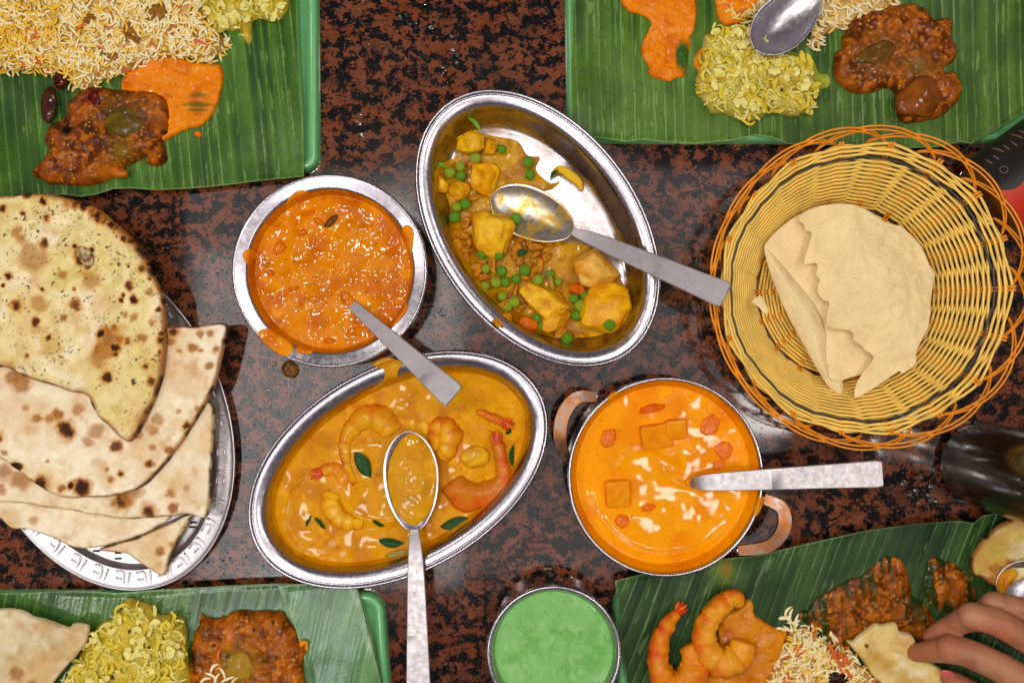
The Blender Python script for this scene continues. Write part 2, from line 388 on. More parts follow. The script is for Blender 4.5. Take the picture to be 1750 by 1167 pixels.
# lathe-like dishes, circular or oval
class Dish: pass
def dish_mesh(name, a, b, prof, thick=0.0012, n=128, cap=True):
    """prof: (offset inward from the rim, z) from rim to centre (metres)"""
    th = np.linspace(0, 2 * math.pi, n, endpoint=False); V = []; F = []
    rings = list(prof) + [(o_ + (thick if i else thick * 0.2), z - thick * 1.0 if o_ > 0.001 else z - thick * 0.6) for i, (o_, z) in reversed(list(enumerate(prof)))]
    def ring(off, z):
        return np.stack([(a - off) * np.cos(th), (b - off) * np.sin(th), np.full(n, z)], 1)
    pts = []
    inner = prof; outer = [(o_ - thick if 0.004 < o_ else o_ + 0.0004, max(z - thick, 0.0003)) for o_, z in prof][::-1]
    allr = inner + [(inner[-1][0], inner[-1][1])] 
    V = [ring(o_, z) for o_, z in inner]; ni = len(inner)
    for i in range(ni - 1):
        for k in range(n): k2 = (k + 1) % n; F.append([i * n + k, i * n + k2, (i + 1) * n + k2, (i + 1) * n + k])
    F.append([(ni - 1) * n + k for k in range(n)])
    V += [ring(o_, z) for o_, z in outer[::-1]]
    for i in range(ni - 1):
        for k in range(n): k2 = (k + 1) % n; F.append([(ni + i) * n + k2, (ni + i) * n + k, (ni + i + 1) * n + k, (ni + i + 1) * n + k2])
    F.append([(2 * ni - 1) * n + k for k in range(n)][::-1])
    for k in range(n): k2 = (k + 1) % n; F.append([k2, k, ni * n + k, ni * n + k2])
    return mesh_np(name, np.concatenate(V), F)
def crisp(me, deg=35):
    me.set_sharp_from_angle(angle=math.radians(deg)); return me
def fine_prof(prof, n=5):
    return [tuple(q) for q in spline([(o, z) for o, z in prof[:-1]], n)] + [prof[-1]]
def make_dish(name, px, py, zr, a, b, theta, prof, m, label, cat, group=None, parts=False, thick=0.0012):
    """a, b: rim half axes in photo pixels at height zr; theta: direction of the long axis (radians, photo y down)"""
    k = S * (D - zr) / D; A = a * k; B_ = b * k; c = P(px, py, zr); c.z = 0; th = -theta
    prof = [(o / 1000, z / 1000) for o, z in prof]; prof = fine_prof(prof)
    me = dish_mesh(name, A, B_, prof, thick)
    d = Dish(); d.c = c; d.A = A; d.B = B_; d.th = th; d.prof = prof
    if parts:
        d.o = thing(name, c, label, cat, group); body = put('pan_body', me, m, parent=d.o); body.rotation_euler.z = th
    else:
        d.o = put(name, me, m, loc=c, label=label, cat=cat, group=group); d.o.rotation_euler.z = th
    po = np.array([p[0] for p in prof]); pz = np.array([p[1] for p in prof])
    def offset(x, y):
        x = np.asarray(x, float) - c.x; y = np.asarray(y, float) - c.y; ca, sa = math.cos(-th), math.sin(-th)
        u = x * ca - y * sa; v = x * sa + y * ca; lo = np.zeros_like(u); hi = np.full_like(u, B_ - 1e-5)
        for _ in range(22):
            mid = (lo + hi) / 2; f = (u / (A - mid)) ** 2 + (v / (B_ - mid)) ** 2; lo = np.where(f < 1, mid, lo); hi = np.where(f < 1, hi, mid)
        return lo
    d.offset = offset
    d.surf = lambda x, y: np.interp(offset(x, y), po, pz)
    def outline(z, extra=0.0006, n=72):
        # closed outline (photo pixels at height z) where the inside wall meets level z
        i = int(np.argmin(pz)) if False else 0
        k_ = [j for j in range(len(pz) - 1) if pz[j] >= z > pz[j + 1]][-1]
        off = po[k_] + (pz[k_] - z) / (pz[k_] - pz[k_ + 1]) * (po[k_ + 1] - po[k_]) - extra
        t = np.linspace(0, 2 * math.pi, n, endpoint=False); u = (A - off) * np.cos(t); v = (B_ - off) * np.sin(t)
        ca, sa = math.cos(th), math.sin(th); x = u * ca - v * sa + c.x; y = u * sa + v * ca + c.y
        kk = S * (D - z) / D; return [(CX + xx / kk, CY - yy / kk) for xx, yy in zip(x, y)]
    d.outline = outline
    return d

OVAL = [(0, 34.5), (0.4, 36.4), (1.4, 37.2), (2.6, 36.8), (3.8, 35.8), (5.5, 35.9), (9, 35.2), (12.5, 33.4), (15, 29), (18.5, 18), (22, 9.5), (27, 5.4), (38, 4.2), (68, 3.8)]
d_pot = make_dish('oval_dish', 919, 390, 0.037, 265, 175, math.radians(54), OVAL, M_steel,
                  'oval steel dish holding the last of the potato and pea curry', 'dish', 'oval steel serving dishes')
d_prn = make_dish('oval_dish', 680, 803, 0.037, 277, 177, -math.radians(28.7), OVAL, M_steel,
                  'oval steel dish full of prawn curry, one spoon lying in it', 'dish', 'oval steel serving dishes')
d_rnd = make_dish('round_dish', 563, 463, 0.058, 168, 166, 0, [(0, 55), (0.3, 57), (1.5, 58), (3, 57.6), (9, 56.2), (11.5, 55.2), (13, 52), (15, 42), (18, 26), (23, 11), (30, 5), (50, 4), (74, 3.6)], M_steel,
                  'round steel dish with a flat rim, full of orange curry', 'dish')
d_kar = make_dish('two_handled_pan', 1138, 815, 0.046, 168, 171, 0, [(0, 44), (0.2, 45.5), (0.9, 46.4), (2.0, 46.4), (2.9, 45.4), (4, 42), (7, 32), (12, 20), (20, 9), (32, 4.6), (50, 4), (74, 3.8)], M_steel,
                  'round two-handled pan full of bright orange paneer curry', 'pan', parts=True)
d_bwl = make_dish('small_bowl', 947, 1116, 0.043, 116, 116, 0, [(0, 40), (0.2, 41.8), (1.2, 43), (3.0, 42.8), (4.4, 41), (6, 36), (8.5, 26), (13, 13), (20, 5), (30, 4), (50, 3.8)], M_steel,
                  'small round steel bowl of green mint chutney at the bottom edge', 'bowl')

def flatbar(path, half, thick):
    """bar with softly rounded rectangular section"""
    V = []; F = []; L = len(path); sec = [(-1, -.5), (-1, .5), (-.93, 1), (.93, 1), (1, .5), (1, -.5), (.93, -1), (-.93, -1)]; n = len(sec)
    for i, p in enumerate(path):
        t = (path[min(i + 1, L - 1)] - path[max(i - 1, 0)]).normalized(); s = t.cross(Vector((0, 0, 1))).normalized(); u = s.cross(t)
        for a, b in sec: V.append(p + s * (half[i] * a) + u * (thick[i] * b))
    for i in range(L - 1):
        for k in range(n): k2 = (k + 1) % n; F.append([i * n + k, i * n + k2, (i + 1) * n + k2, (i + 1) * n + k])
    F.append(list(range(n))[::-1]); F.append([(L - 1) * n + k for k in range(n)])
    return V, F
# karahi handles: flat copper-toned loops
def strap_loop(pts, wid, thick, z):
    pth = [Vector(q) for q in spline([tuple(P(x, y, zz)) for x, y, zz in pts], 8)]; n = len(pth)
    return flatbar(pth, [wid * (0.85 + 0.3 * math.sin(math.pi * i / (n - 1))) for i in range(n)], [thick] * n)
def _unused(pts, wid, thick, z):
    pts = spline([tuple(P(x, y, zz)) for x, y, zz in pts], 8)
    n = len(pts); ww = [(wid * (0.8 + 0.45 * math.sin(math.pi * i / (n - 1))), thick) for i in range(n)]
    return sweep(pts, ww, 12)
for pts in ([(1019, 678, .036), (985, 680, .040), (962, 710, .042), (957, 750, .041), (966, 782, .036)],
            [(1306, 852, .036), (1336, 868, .041), (1339, 903, .042), (1312, 933, .040), (1262, 940, .036)]):
    V, F = strap_loop(pts, 0.0050, 0.0016, .04)
    h_ = put('handle', crisp(mesh_np('handle', V, F)), M_copper, parent=d_kar.o, world=True)
    for q in (pts[0], pts[-1]):
        V, F = ICO3; c = P(q[0], q[1], q[2] - 0.002); me = mesh_np('rivet', V * np.array([.003, .003, .002]) + np.array(c), F)
        put('rivet', me, M_steel, parent=d_kar.o, world=True)

# pressed tin bread tray
TP = [(0, 11.2), (0.3, 12.2), (1.0, 12.5), (2.0, 12.0), (4, 11.2), (10, 10.2), (16, 9.6), (18, 8.6), (20.5, 4.6), (24, 3.2), (40, 3), (80, 3)]
d_tray = make_dish('bread_tray', 172, 718, 0.012, 303, 215, math.radians(67.5), TP, M_tin, 'oval pressed tin tray with an embossed rim, under the stack of naan', 'tray', parts=True, thick=0.0008)
d_tray.o.children[0].name = 'tray_body'
mark_me = []
for strokes in ([[(-3.2, -3.4), (-3.2, 3.4)], [(-0.8, 3.6), (3.2, 3.2)], [(-0.8, 3.4), (-1.0, 0), (0.2, -3.2), (3.4, -3.2)], [(0.2, 0.3), (3.2, 0.1)]],):
    V = []; F = []
    for s in strokes:
        pts = spline([(x / 1000, y / 1000, 0) for x, y in s], 4); v, f = sweep([Vector(q) * 1.75 for q in pts], [(0.0009, 0.0008)] * len(pts), 6); o_ = len(V); V += v; F += [[i + o_ for i in q] for q in f]
    mk = mesh_np('embossed_mark', V, F); mk.materials.append(M_tin)
n_mk = 34
for i in range(n_mk):
    t = 2 * math.pi * i / n_mk; off = 0.0098; u = (d_tray.A - off) * math.cos(t); v = (d_tray.B - off) * math.sin(t)
    tx, ty = -(d_tray.A - off) * math.sin(t), (d_tray.B - off) * math.cos(t); ca, sa = math.cos(d_tray.th), math.sin(d_tray.th)
    x, y = u * ca - v * sa, u * sa + v * ca; ang = math.atan2(tx * sa + ty * ca, tx * ca - ty * sa)
    z = float(d_tray.surf(np.array([x + d_tray.c.x]), np.array([y + d_tray.c.y]))[0])
    o = put('embossed_mark', mk, parent=d_tray.o, loc=(x, y, z + 0.0001)); o.rotation_euler = (0, 0, ang + math.pi)
# pierced slots in the tray floor, seen between the breads
for x, y in crop([(505, 925), (620, 935), (618, 965), (1015, 775), (560, 895), (1010, 800)], 0, 640, .3256):
    c = P(x, y, .0042); me = mesh_np('pierced_slot', [(-.0028, -.0008, .0002), (.0028, -.0008, .0002), (.0028, .0008, .0002), (-.0028, .0008, .0002), (-.0025, -.0005, -.0004), (.0025, -.0005, -.0004), (.0025, .0005, -.0004), (-.0025, .0005, -.0004)],
        [[0, 1, 5, 4], [1, 2, 6, 5], [2, 3, 7, 6], [3, 0, 4, 7], [4, 5, 6, 7]], smooth=False)
    o = put('pierced_slot', me, M_char, parent=d_tray.o, loc=c - d_tray.c)

# ------------------------------------------------------------------ cutlery
def spoon_bowl(tip, neck, W, depth, n=(30, 18)):
    """egg-shaped shallow bowl from tip to neck (3D points), W half width"""
    tip = Vector(tip); neck = Vector(neck); ax = neck - tip; L = ax.length; t = ax.normalized(); s = t.cross(Vector((0, 0, 1))).normalized(); u = s.cross(t)
    if u.z < 0: u = -u
    nu, nv = n; V = []; F = []
    for i in range(nu + 1):
        q = i / nu; q2 = 0.5 - 0.5 * math.cos(math.pi * q)
        hw = W * (max(0, 1 - (abs(q2 - 0.44) / (0.44 if q2 < 0.44 else 0.56)) ** 2.1)) ** 0.56 + (0.0022 if q2 > 0.9 else 0) * ((q2 - 0.9) / .1)
        dp = depth * (max(0, 1 - (abs(q2 - 0.46) / (0.46 if q2 < 0.46 else 0.54)) ** 2)) ** 0.8
        for j in range(nv + 1):
            a = -1 + 2 * j / nv
            V.append(tip + t * (L * q2) + s * (hw * a) - u * (dp * (1 - a * a) ** 0.9))
    m_ = nv + 1
    for i in range(nu):
        for j in range(nv): F.append([i * m_ + j, i * m_ + j + 1, (i + 1) * m_ + j + 1, (i + 1) * m_ + j])
    return V, F
def spoon(label, tip, neck, end, hw_neck, hw_end, W=None, depth=0.008, mid=None, m=M_satin, bowl_mat=None, group='serving spoons', name='serving_spoon', waist=0.5):
    if label.startswith('serving spoon in the potato'): bowl_mat = M_smeared
    """tip, neck, end: (px, py, z); widths in metres"""
    loc = P(*neck); loc.z = min(neck[2], end[2], tip[2] if tip else 1)
    r = thing(name, loc, label, 'spoon', group)
    ptsc = [P(*neck)] + ([P(*q) for q in mid] if mid else []) + [P(*end)]
    pth = [Vector(q) for q in spline([tuple(v) for v in ptsc], 14)]; n = len(pth)
    half = []
    for i in range(n):
        q = i / (n - 1); wq = hw_neck + (hw_end - hw_neck) * (q ** 1.05); 
        if q > 0.975: wq -= hw_end * 0.12 * ((q - 0.975) / 0.025) ** 2
        half.append(wq)
    if tip:
        V, F = spoon_bowl(P(*tip), P(*neck), W, depth)
        b = put('spoon_bowl', mesh_np('spoon_bowl', V, F), bowl_mat or M_spoon, parent=r, world=True)
        md = b.modifiers.new('t', 'SOLIDIFY'); md.thickness = 0.0008; md.offset = 0
    V, F = flatbar(pth, half, [0.0013 + 0.0004 * (1 - i / n) for i in range(n)])
    hnd = put('spoon_handle', crisp(mesh_np('spoon_handle', V, F)), m, parent=r, world=True)
    bv = hnd.modifiers.new('b', 'BEVEL'); bv.width = 0.0004; bv.segments = 2; bv.limit_method = 'ANGLE'; bv.angle_limit = math.radians(50)
    return r
spoon('serving spoon lying in the prawn curry, handle down to the bottom edge', (697, 737, .0285), (708, 905, .033), (716, 1215, .054), .0036, .0108, W=.0228, depth=.008, mid=[(711, 985, .0445)])
spoon('serving spoon in the potato curry, handle pointing to the basket', (840, 335, .015), (978, 396, .026), (1240, 505, .096), .0030, .0108, W=.0215, depth=.009, mid=[(1040, 420, .041)])
spoon('serving spoon sunk in the round orange curry, only its handle showing', (520, 430, .020), (588, 508, .0385), (776, 678, .090), .0035, .0112, W=.016, depth=.006)
spoon('serving spoon in the pan of paneer curry, only its long handle showing', (1120, 826, .012), (1187, 826, .030), (1508, 809, .066), .0036, .0112, W=.02, depth=.007, mid=[(1225, 823, .046)])
spoon('shiny spoon lying on the rice and cabbage at the top right', (1290, 84, .044), (1396, -14, .040), (1440, -190, .034), .0035, .008, W=.0215, depth=.011, mid=[(1405, -60, .044)], m=M_steel)
spoon('spoon smeared with yellow food beside the hand, cut off by the right edge', (1702, 1004, .034), (1815, 985, .040), (1990, 900, .05), .0035, .008, W=.0185, depth=.008, m=M_steel)
for a_ in [o for o in bpy.data.objects if o.get('label', '').startswith(('shiny spoon', 'spoon smeared'))]: a_['group'] = 'spoons on the plates'; a_.name = 'dinner_spoon'

# ------------------------------------------------------------------ mint plates and banana leaves
def plate(poly, label):
    def hf(x, y, d): return -0.005 * sstep(0.006, 0.013, d)
    V0 = blob('mint_plate', poly, .011, .011, M_tray, edge=.0035, base=lambda x, y: np.zeros_like(x), res=.0016, hf=hf, solid=True, smooth=0,
              colf=None, label=label, cat='plate', group='mint green plates under the leaves')
    return V0
def rrect(x0, y0, x1, y1, r, sk=0, skb=0):
    out = []
    for cx, cy, a0 in ((x1 - r, y0 + r, -90), (x1 - r, y1 - r, 0), (x0 + r, y1 - r, 90), (x0 + r, y0 + r, 180)):
        for k in range(9):
            a = math.radians(a0 + k * 90 / 8); x = cx + r * math.cos(a); y = cy + r * math.sin(a); out.append((x + sk * (y - y0) , y + skb * (x - x0)))
    return out
plate(rrect(-330, -330, 541, 293, 26, 0.006), 'mint green plate under the banana leaf at the top left')
plate(rrect(962, -330, 1850, 243, 26, 0.012, 0.0), 'mint green plate under the banana leaf at the top right')
plate(rrect(-330, 1012, 656, 1600, 34, 0.07), 'mint green plate under the banana leaf at the bottom left')
plate(rrect(1046, 1000, 1960, 1640, 40, 0.06, -0.10), 'mint green plate under the banana leaf at the bottom right')
def leaf(poly, z, ang, c_dark, c_mid, c_line, label, seed, amp=.00025, name='banana_leaf', stain=None, und=.0014, tilt=None, smooth=0, m=None):
    ca, sa = math.cos(ang), math.sin(ang)
    def sc(x, y): return x * ca + y * sa + 0.002 * (fbm(x, y, .06, 2, seed + 31) - .5)
    def hf(x, y, d):
        s = sc(x, y); L = -x * sa + y * ca
        z_ = amp * (vn(s / .0042, L / .5, seed) - .5) + amp * .5 * (vn(s / .0016, L / .4, seed + 4) - .5)
        z_ = z_ + und * (fbm(x, y, .05, 2, seed + 7) - .5) * 2 + 0.0011 * (1 - sstep(0, .006, d)) * (vn(x / .03, y / .03, seed + 11) - 0.2)
        if tilt is not None: z_ = z_ + tilt(x, y)
        return z_
    def cf(x, y, d, h):
        s = sc(x, y); L = -x * sa + y * ca; s = s + .0035 * vn(s / .011, L / 1.5, seed + 60)
        b = vn(s / .0075, L / .35, seed + 20) * .6 + vn(s / .0026, L / .25, seed + 21) * .4
        C = mixc(c_dark, c_mid, sstep(.2, .85, b))
        C = mixc(C, np.array(c_mid) * 1.15, .7 * sstep(.42, .75, fbm(x, y, .05, 3, seed + 22)))
        ln = np.abs(((s / .0088 + .25 * vn(s / .02, L / 2, seed + 2)) % 1) - .5); br = sstep(.35, .7, vn(s / .009, L / .06, seed + 23))
        C = mixc(C, c_line, (1 - sstep(.02, .075, ln)) * (.18 + .42 * br))
        ln2 = np.abs(((s / .0021) % 1) - .5); C = mixc(C, np.array(c_dark) * .7, (1 - sstep(.05, .25, ln2)) * .16)
        C = mixc(C, c_line, .75 * (1 - sstep(0, .0011, d)))
        sp = fbm(x, y, .0022, 2, seed + 40); C = mixc(C, np.array(c_dark) * .6, .4 * sstep(.72, .8, sp)); C = mixc(C, np.array(c_dark) * .8, .5 * sstep(.5, .75, fbm(x, y, .035, 3, seed + 44))); C = mixc(C, c_line, .35 * sstep(.74, .80, fbm(s * 3, L * .3, .006, 2, seed + 46)))
        if stain: C = stain(x, y, C)
        return C
    return blob(name, poly, z, .0004, m or M_leaf, edge=.0006, res=.00075, hf=hf, colf=cf, solid=.0005, smooth=smooth, seed=seed, label=label, cat='leaf', group='banana leaves lining the plates')
G = lin
leafTL = leaf([(-90, -90), (505, -90), (508, 0), (509, 60), (513, 130), (518, 200), (519, 302), (480, 306), (430, 311), (380, 317), (330, 322), (270, 325), (220, 322), (195, 323), (165, 333), (140, 337), (110, 333), (60, 336), (0, 346), (-90, 352)],
              .0155, .10, G(26, 66, 8), G(70, 114, 20), G(150, 182, 84), 'banana leaf on the top left plate, under rice and brown curry', 1)
def tiltTR(x, y): return .006 * sstep(.30, .44, x)
leafTR = leaf([(980, -90), (1790, -90), (1755, 100), (1752, 190), (1700, 224), (1660, 246), (1640, 243), (1600, 252), (1540, 254), (1450, 250), (1380, 247), (1345, 247), (1320, 236), (1290, 232), (1255, 240), (1190, 246), (1130, 243), (1100, 239), (1070, 243), (1035, 238), (1000, 236), (976, 222), (975, 120), (979, 0)],
              .0155, .03, G(42, 78, 16), G(86, 122, 34), G(150, 188, 110), 'banana leaf on the top right plate, under a spoon and three curries', 2)
leafBL = leaf([(-90, 1014), (0, 1014), (60, 1012), (120, 1009), (160, 1010), (200, 1013), (260, 1008), (330, 1004), (400, 1000), (480, 997), (560, 999), (609, 998), (625, 1050), (640, 1105), (652, 1160), (664, 1260), (-90, 1260)],
              .0155, -.22, G(28, 70, 16), G(68, 112, 32), G(140, 176, 110), 'banana leaf on the bottom left plate, beneath yellow cabbage and brown curry', 3,
              m=M_leaf_shiny, tilt=lambda x, y: -.035 * np.clip(y + .25, 0, .1))
leafBL2 = leaf([(474, 1001), (520, 997), (606, 996), (622, 1050), (637, 1105), (649, 1160), (661, 1260), (560, 1260), (530, 1160), (505, 1075)],
               .0185, -.22, G(58, 104, 50), G(98, 142, 78), G(170, 196, 150), 'loose flap of banana leaf lying over the corner of the bottom left leaf', 4, name='banana_leaf_flap', m=M_leaf_shiny, tilt=lambda x, y: -.03 * np.clip(y + .255, 0, .1))
def stainBR(x, y, C):
    c = P(1236, 975, .0155); c2 = P(1215, 1000, .0155)
    m = np.exp(-(((x - c.x) / .010) ** 2 + ((y - c.y) / .011) ** 2)); m = np.clip(m * (0.6 + 1.0 * fbm(x, y, .006, 3, 5)), 0, 1)
    C = mixc(C, G(120, 140, 26), m * .6); m2 = np.exp(-(((x - c.x - .002) / .004) ** 2 + ((y - c.y - .002) / .006) ** 2)); return mixc(C, G(180, 110, 24), m2 * .5)
leafBR = leaf([(1051, 992), (1100, 980), (1150, 968), (1190, 958), (1290, 949), (1380, 928), (1480, 906), (1560, 895), (1640, 889), (1662, 893), (1680, 880), (1720, 874), (1840, 850), (1840, 1260), (1085, 1260), (1072, 1180), (1062, 1090)],
              .0155, -.36, G(22, 50, 18), G(56, 88, 36), G(128, 160, 104), 'banana leaf on the bottom right plate, under prawns and the reaching hand', 5, stain=stainBR)
LZ = .0165
def leafbase(x, y): return np.full_like(x, LZ)

# ------------------------------------------------------------------ colour recipes for foods
def c_brown(seed, dark=G(84, 36, 8), mid=G(146, 72, 12), hi=G(198, 104, 16)):
    def f(x, y, d, h):
        n = fbm(x, y, .009, 4, seed); C = mixc(dark, mid, sstep(.3, .62, n)); C = mixc(C, hi, sstep(.52, .8, fbm(x, y, .005, 3, seed + 5)) * .85)
        C = mixc(C, G(206, 118, 20), .45 * sstep(.62, .74, fbm(x, y, .0026, 2, seed + 7)))
        C = mixc(C, G(48, 34, 12), .55 * sstep(.66, .76, fbm(x, y, .011, 3, seed + 8)))
        C = mixc(C, G(232, 160, 44), (1 - sstep(.10, .17, worley(x, y, .0056, seed + 3))) * .7 * sstep(.52, .6, fbm(x, y, .012, 2, seed + 14))); return C
    return f
def c_sauce(seed, base, lo, hi, spk=G(120, 50, 10), amt=.5, scale=.012):
    def f(x, y, d, h):
        n = fbm(x, y, scale, 4, seed); C = mixc(lo, base, sstep(.25, .6, n)); C = mixc(C, hi, sstep(.55, .82, fbm(x, y, scale * .7, 3, seed + 4)) * .7)
        C = mixc(C, spk, amt * sstep(.74, .82, fbm(x, y, .0016, 2, seed + 6))); return C
    return f
def smear(C, x, y, px, py, r, c, a=1, z=.0165):
    p = P(px, py, z); m = np.exp(-(((x - p.x) ** 2 + (y - p.y) ** 2) / (r * S) ** 2)); return mixc(C, c, np.clip(m * a, 0, 1))

def heap(name, poly, h, m, colf, parent, edge=.006, bump=.002, bumps=.012, fine=.0005, base=leafbase, zref=.02, seed=1, res=.0007, rag=.0016, **kw):
    return blob(name, poly, zref, h, m, edge=edge, base=base, bump=bump, bumps=bumps, fine=fine, colf=colf, seed=seed, parent=parent, res=res, rag=rag, smooth=8, **kw)

# scattered seeds on a heap (parts)
SEED = mesh_np('mustard_seed', ICO3[0] * np.array([.0013, .0011, .0010]), ICO3[1]); SEED.materials.append(M_seed)
def seeds(B, spots, parent, me=SEED, name='mustard_seed', sc=1.0):
    for px, py in spots:
        p = P(px, py, B.zref); z, d = B.z_at(p.x, p.y)
        o = put(name, me, parent=parent); o.location = Vector((p.x, p.y, float(z[0]) + .0004)) - parent.location; o.scale = (sc,) * 3; o.rotation_euler.z = px

# rice
def grain_mesh(k, m):
    rnd = random.Random(k); L = rnd.uniform(.0082, .0112); bend = rnd.uniform(-.0013, .0013) + (.0012 if k % 2 else 0)
    pts = [(L * (t - .5), bend * 4 * t * (1 - t), .0004 * math.sin(3 * t + k)) for t in np.linspace(0, 1, 7)]
    r = [.0004, .0009, .00105, .0011, .00105, .0008, .0003]; V, F = sweep(pts, [(a, a * .85) for a in r], 6); return V, F
GR = [grain_mesh(k, None) for k in range(6)]
GRM = []
for mi, m in enumerate(M_rice):
    row = []
    for V, F in GR: me = mesh_np('rice_grain' if mi < 3 else 'carrot_shred', V, F); me.materials.append(m); row.append(me)
    GRM.append(row)
M_ricea = matte('mixed_rice', rough=0.45, coat=0.15, sss=0.12, vary=(0.88, 1.05, 400), sss_r=0.002)
RC = [G(252, 234, 182), G(246, 208, 112), G(244, 194, 50), G(225, 98, 18)]
def rice(B, parent, n, seed, nparts, colw=(.56, .28, .13, .03), z0=0.0, zr=.0016, outside=.002, yellow=None):
    rnd = random.Random(seed); W = B.W; x0, y0 = W.min(0); x1, y1 = W.max(0); pts = []
    while len(pts) < n:
        x = np.array([rnd.uniform(x0 - .002, x1 + .002) for _ in range(4000)]); y = np.array([rnd.uniform(y0 - .002, y1 + .002) for _ in range(4000)])
        z, d = B.z_at(x, y); keep = (d > -outside) & (np.abs(x) < .46) & (np.abs(y) < .315)
        for a, b, c, dd in zip(x[keep], y[keep], z[keep], d[keep]): pts.append((a, b, c, dd))
    pts = pts[:n]; VV = []; FF = []; CC = []; o_ = 0
    for i, (x, y, z, dd) in enumerate(pts):
        lay = rnd.random() ** 1.0; zz = z + z0 + zr * lay + .0006; wts = list(colw)
        if yellow is not None: f = yellow(x, y); wts = [wts[0] * (1 - f), wts[1] * (1 - f * .3), wts[2] + f * .7, wts[3]]
        ci = rnd.choices(range(4), wts)[0]; g = rnd.randrange(6)
        rot = (rnd.gauss(0, .25), rnd.gauss(0, .25), rnd.uniform(0, 6.283)); s = rnd.uniform(.85, 1.15)
        if lay > 0.55 and nparts > 0 and rnd.random() < 0.8:
            nparts -= 1; me = GRM[ci][g]; o = put(me.name.split('.')[0], me, parent=parent); o.location = Vector((x, y, zz)) - parent.location; o.rotation_euler = rot; o.scale = (s,) * 3
        else:
            from mathutils import Euler
            R = np.array(Euler(rot).to_matrix()) * s; V = np.array([v[:] for v in GR[g][0]]) @ R.T + np.array([x, y, zz]); VV.append(V)
            FF += [[q + o_ for q in f] for f in GR[g][1]]; o_ += len(V); c = np.array(RC[ci]); CC.append(np.tile(c, (len(V), 1)))
    if VV: put('small_rice_grains', mesh_np('small_rice_grains', np.concatenate(VV), FF, np.concatenate(CC)), M_ricea, parent=parent, world=True, kind='stuff')

# cabbage shreds
def shred_mesh(k):
    rnd = random.Random(100 + k); n = 5; L = rnd.uniform(.012, .024); a = rnd.uniform(0, 6); pts = [(0, 0, 0)]; da = rnd.uniform(-.9, .9)
    for i in range(n): a += da + rnd.gauss(0, .4); pts.append((pts[-1][0] + L / n * math.cos(a), pts[-1][1] + L / n * math.sin(a), pts[-1][2] + rnd.gauss(0, .0007)))
    pts = spline(pts, 4); m = len(pts); w0 = rnd.uniform(.0010, .0036) if k % 3 else rnd.uniform(.0008, .0014)
    r = [(w0 * (.5 + .6 * math.sin(math.pi * (i + .5) / m)) * (1 + .15 * math.sin(i * 1.7 + k)), .0004 + .0002 * math.sin(i * 1.1)) for i in range(m)]
    V, F = sweep(pts, r, 8); V = np.array([v[:] for v in V]); c = V.mean(0); V -= c
    V[:, 2] += .0016 * np.sin(V[:, 0] / .004 + k) * np.cos(V[:, 1] / .005); return V, F
SHM = []
for k in range(12):
    V, F = shred_mesh(k); me = mesh_np('cabbage_shred', V, F); me.materials.append(M_cab[[0, 1, 0, 2, 1, 0][k % 6]]); SHM.append(me)
def shreds(B, parent, n, seed, zr=.003):
    rnd = random.Random(seed); W = B.W; x0, y0 = W.min(0); x1, y1 = W.max(0); k = 0; it = 0
    while k < n and it < 9999:
        it += 1; x = rnd.uniform(x0, x1); y = rnd.uniform(y0, y1)
        if abs(x) > .455 or abs(y) > .31: continue
        z, d = B.z_at(x, y)
        if d[0] < .0015: continue
        o = put('cabbage_shred', SHM[rnd.randrange(12)], parent=parent); o.location = Vector((x, y, float(z[0]) + rnd.uniform(-.0012, zr * .8))) - parent.location
        o.rotation_euler = (rnd.gauss(0, .35), rnd.gauss(0, .35), rnd.uniform(0, 6.28)); s = rnd.uniform(.7, 1.15); o.scale = (s, s, s); k += 1

# ------------------------------------------------------------------ TOP LEFT PLATE
t = thing('brown_curry_heap', P(190, 240, .0165), 'heap of brown aubergine curry below the rice at the top left', 'curry', 'brown curry heaps on the leaves')
def colTL(x, y, d, h):
    C = c_brown(11)(x, y, d, h); C = smear(C, x, y, 215, 200, 34, G(84, 66, 12), .85); C = smear(C, x, y, 165, 165, 14, G(96, 12, 6), 1); C = smear(C, x, y, 122, 226, 12, G(22, 8, 8), 1.2)
    C = smear(C, x, y, 190, 300, 20, G(215, 120, 22), .7); return smear(C, x, y, 215, 262, 18, G(120, 100, 24), .8)
B = heap('curry_sauce', [(57, 298), (66, 280), (82, 262), (76, 240), (86, 214), (112, 200), (120, 172), (150, 150), (200, 152), (262, 158), (288, 178), (288, 225), (276, 240), (286, 268), (270, 284), (250, 280), (252, 266), (232, 276), (212, 286), (200, 300), (180, 308), (150, 318), (110, 316), (78, 312)],
         .010, M_chunky, colTL, t, edge=.008, bump=.0042, bumps=.013, fine=.0008, seed=11)
chunk('aubergine_piece', 216, 208, .026, (.019, .013, .005), 5, G(74, 62, 16), G(116, 84, 22), m=M_chunky, parent=t, rotz=.3)
chunk('aubergine_piece', 200, 294, .023, (.010, .005, .004), 6, G(206, 112, 20), G(160, 80, 14), m=M_chunky, parent=t, rotz=-.3)
chunk('chilli_piece', 165, 168, .025, (.007, .008, .004), 7, G(110, 16, 8), G(60, 8, 6), m=M_chunky, parent=t)
seeds(B, [(102, 290), (93, 277), (128, 268), (230, 160), (150, 262)], t)
o = chunk('aubergine_slice', 84, 178, .021, (.0065, .016, .004), 8, G(90, 44, 24), G(50, 26, 26), m=M_chunky, parent=None, rotz=-.1, label='purple skinned aubergine slice left of the brown curry, below the rice', cat='vegetable')
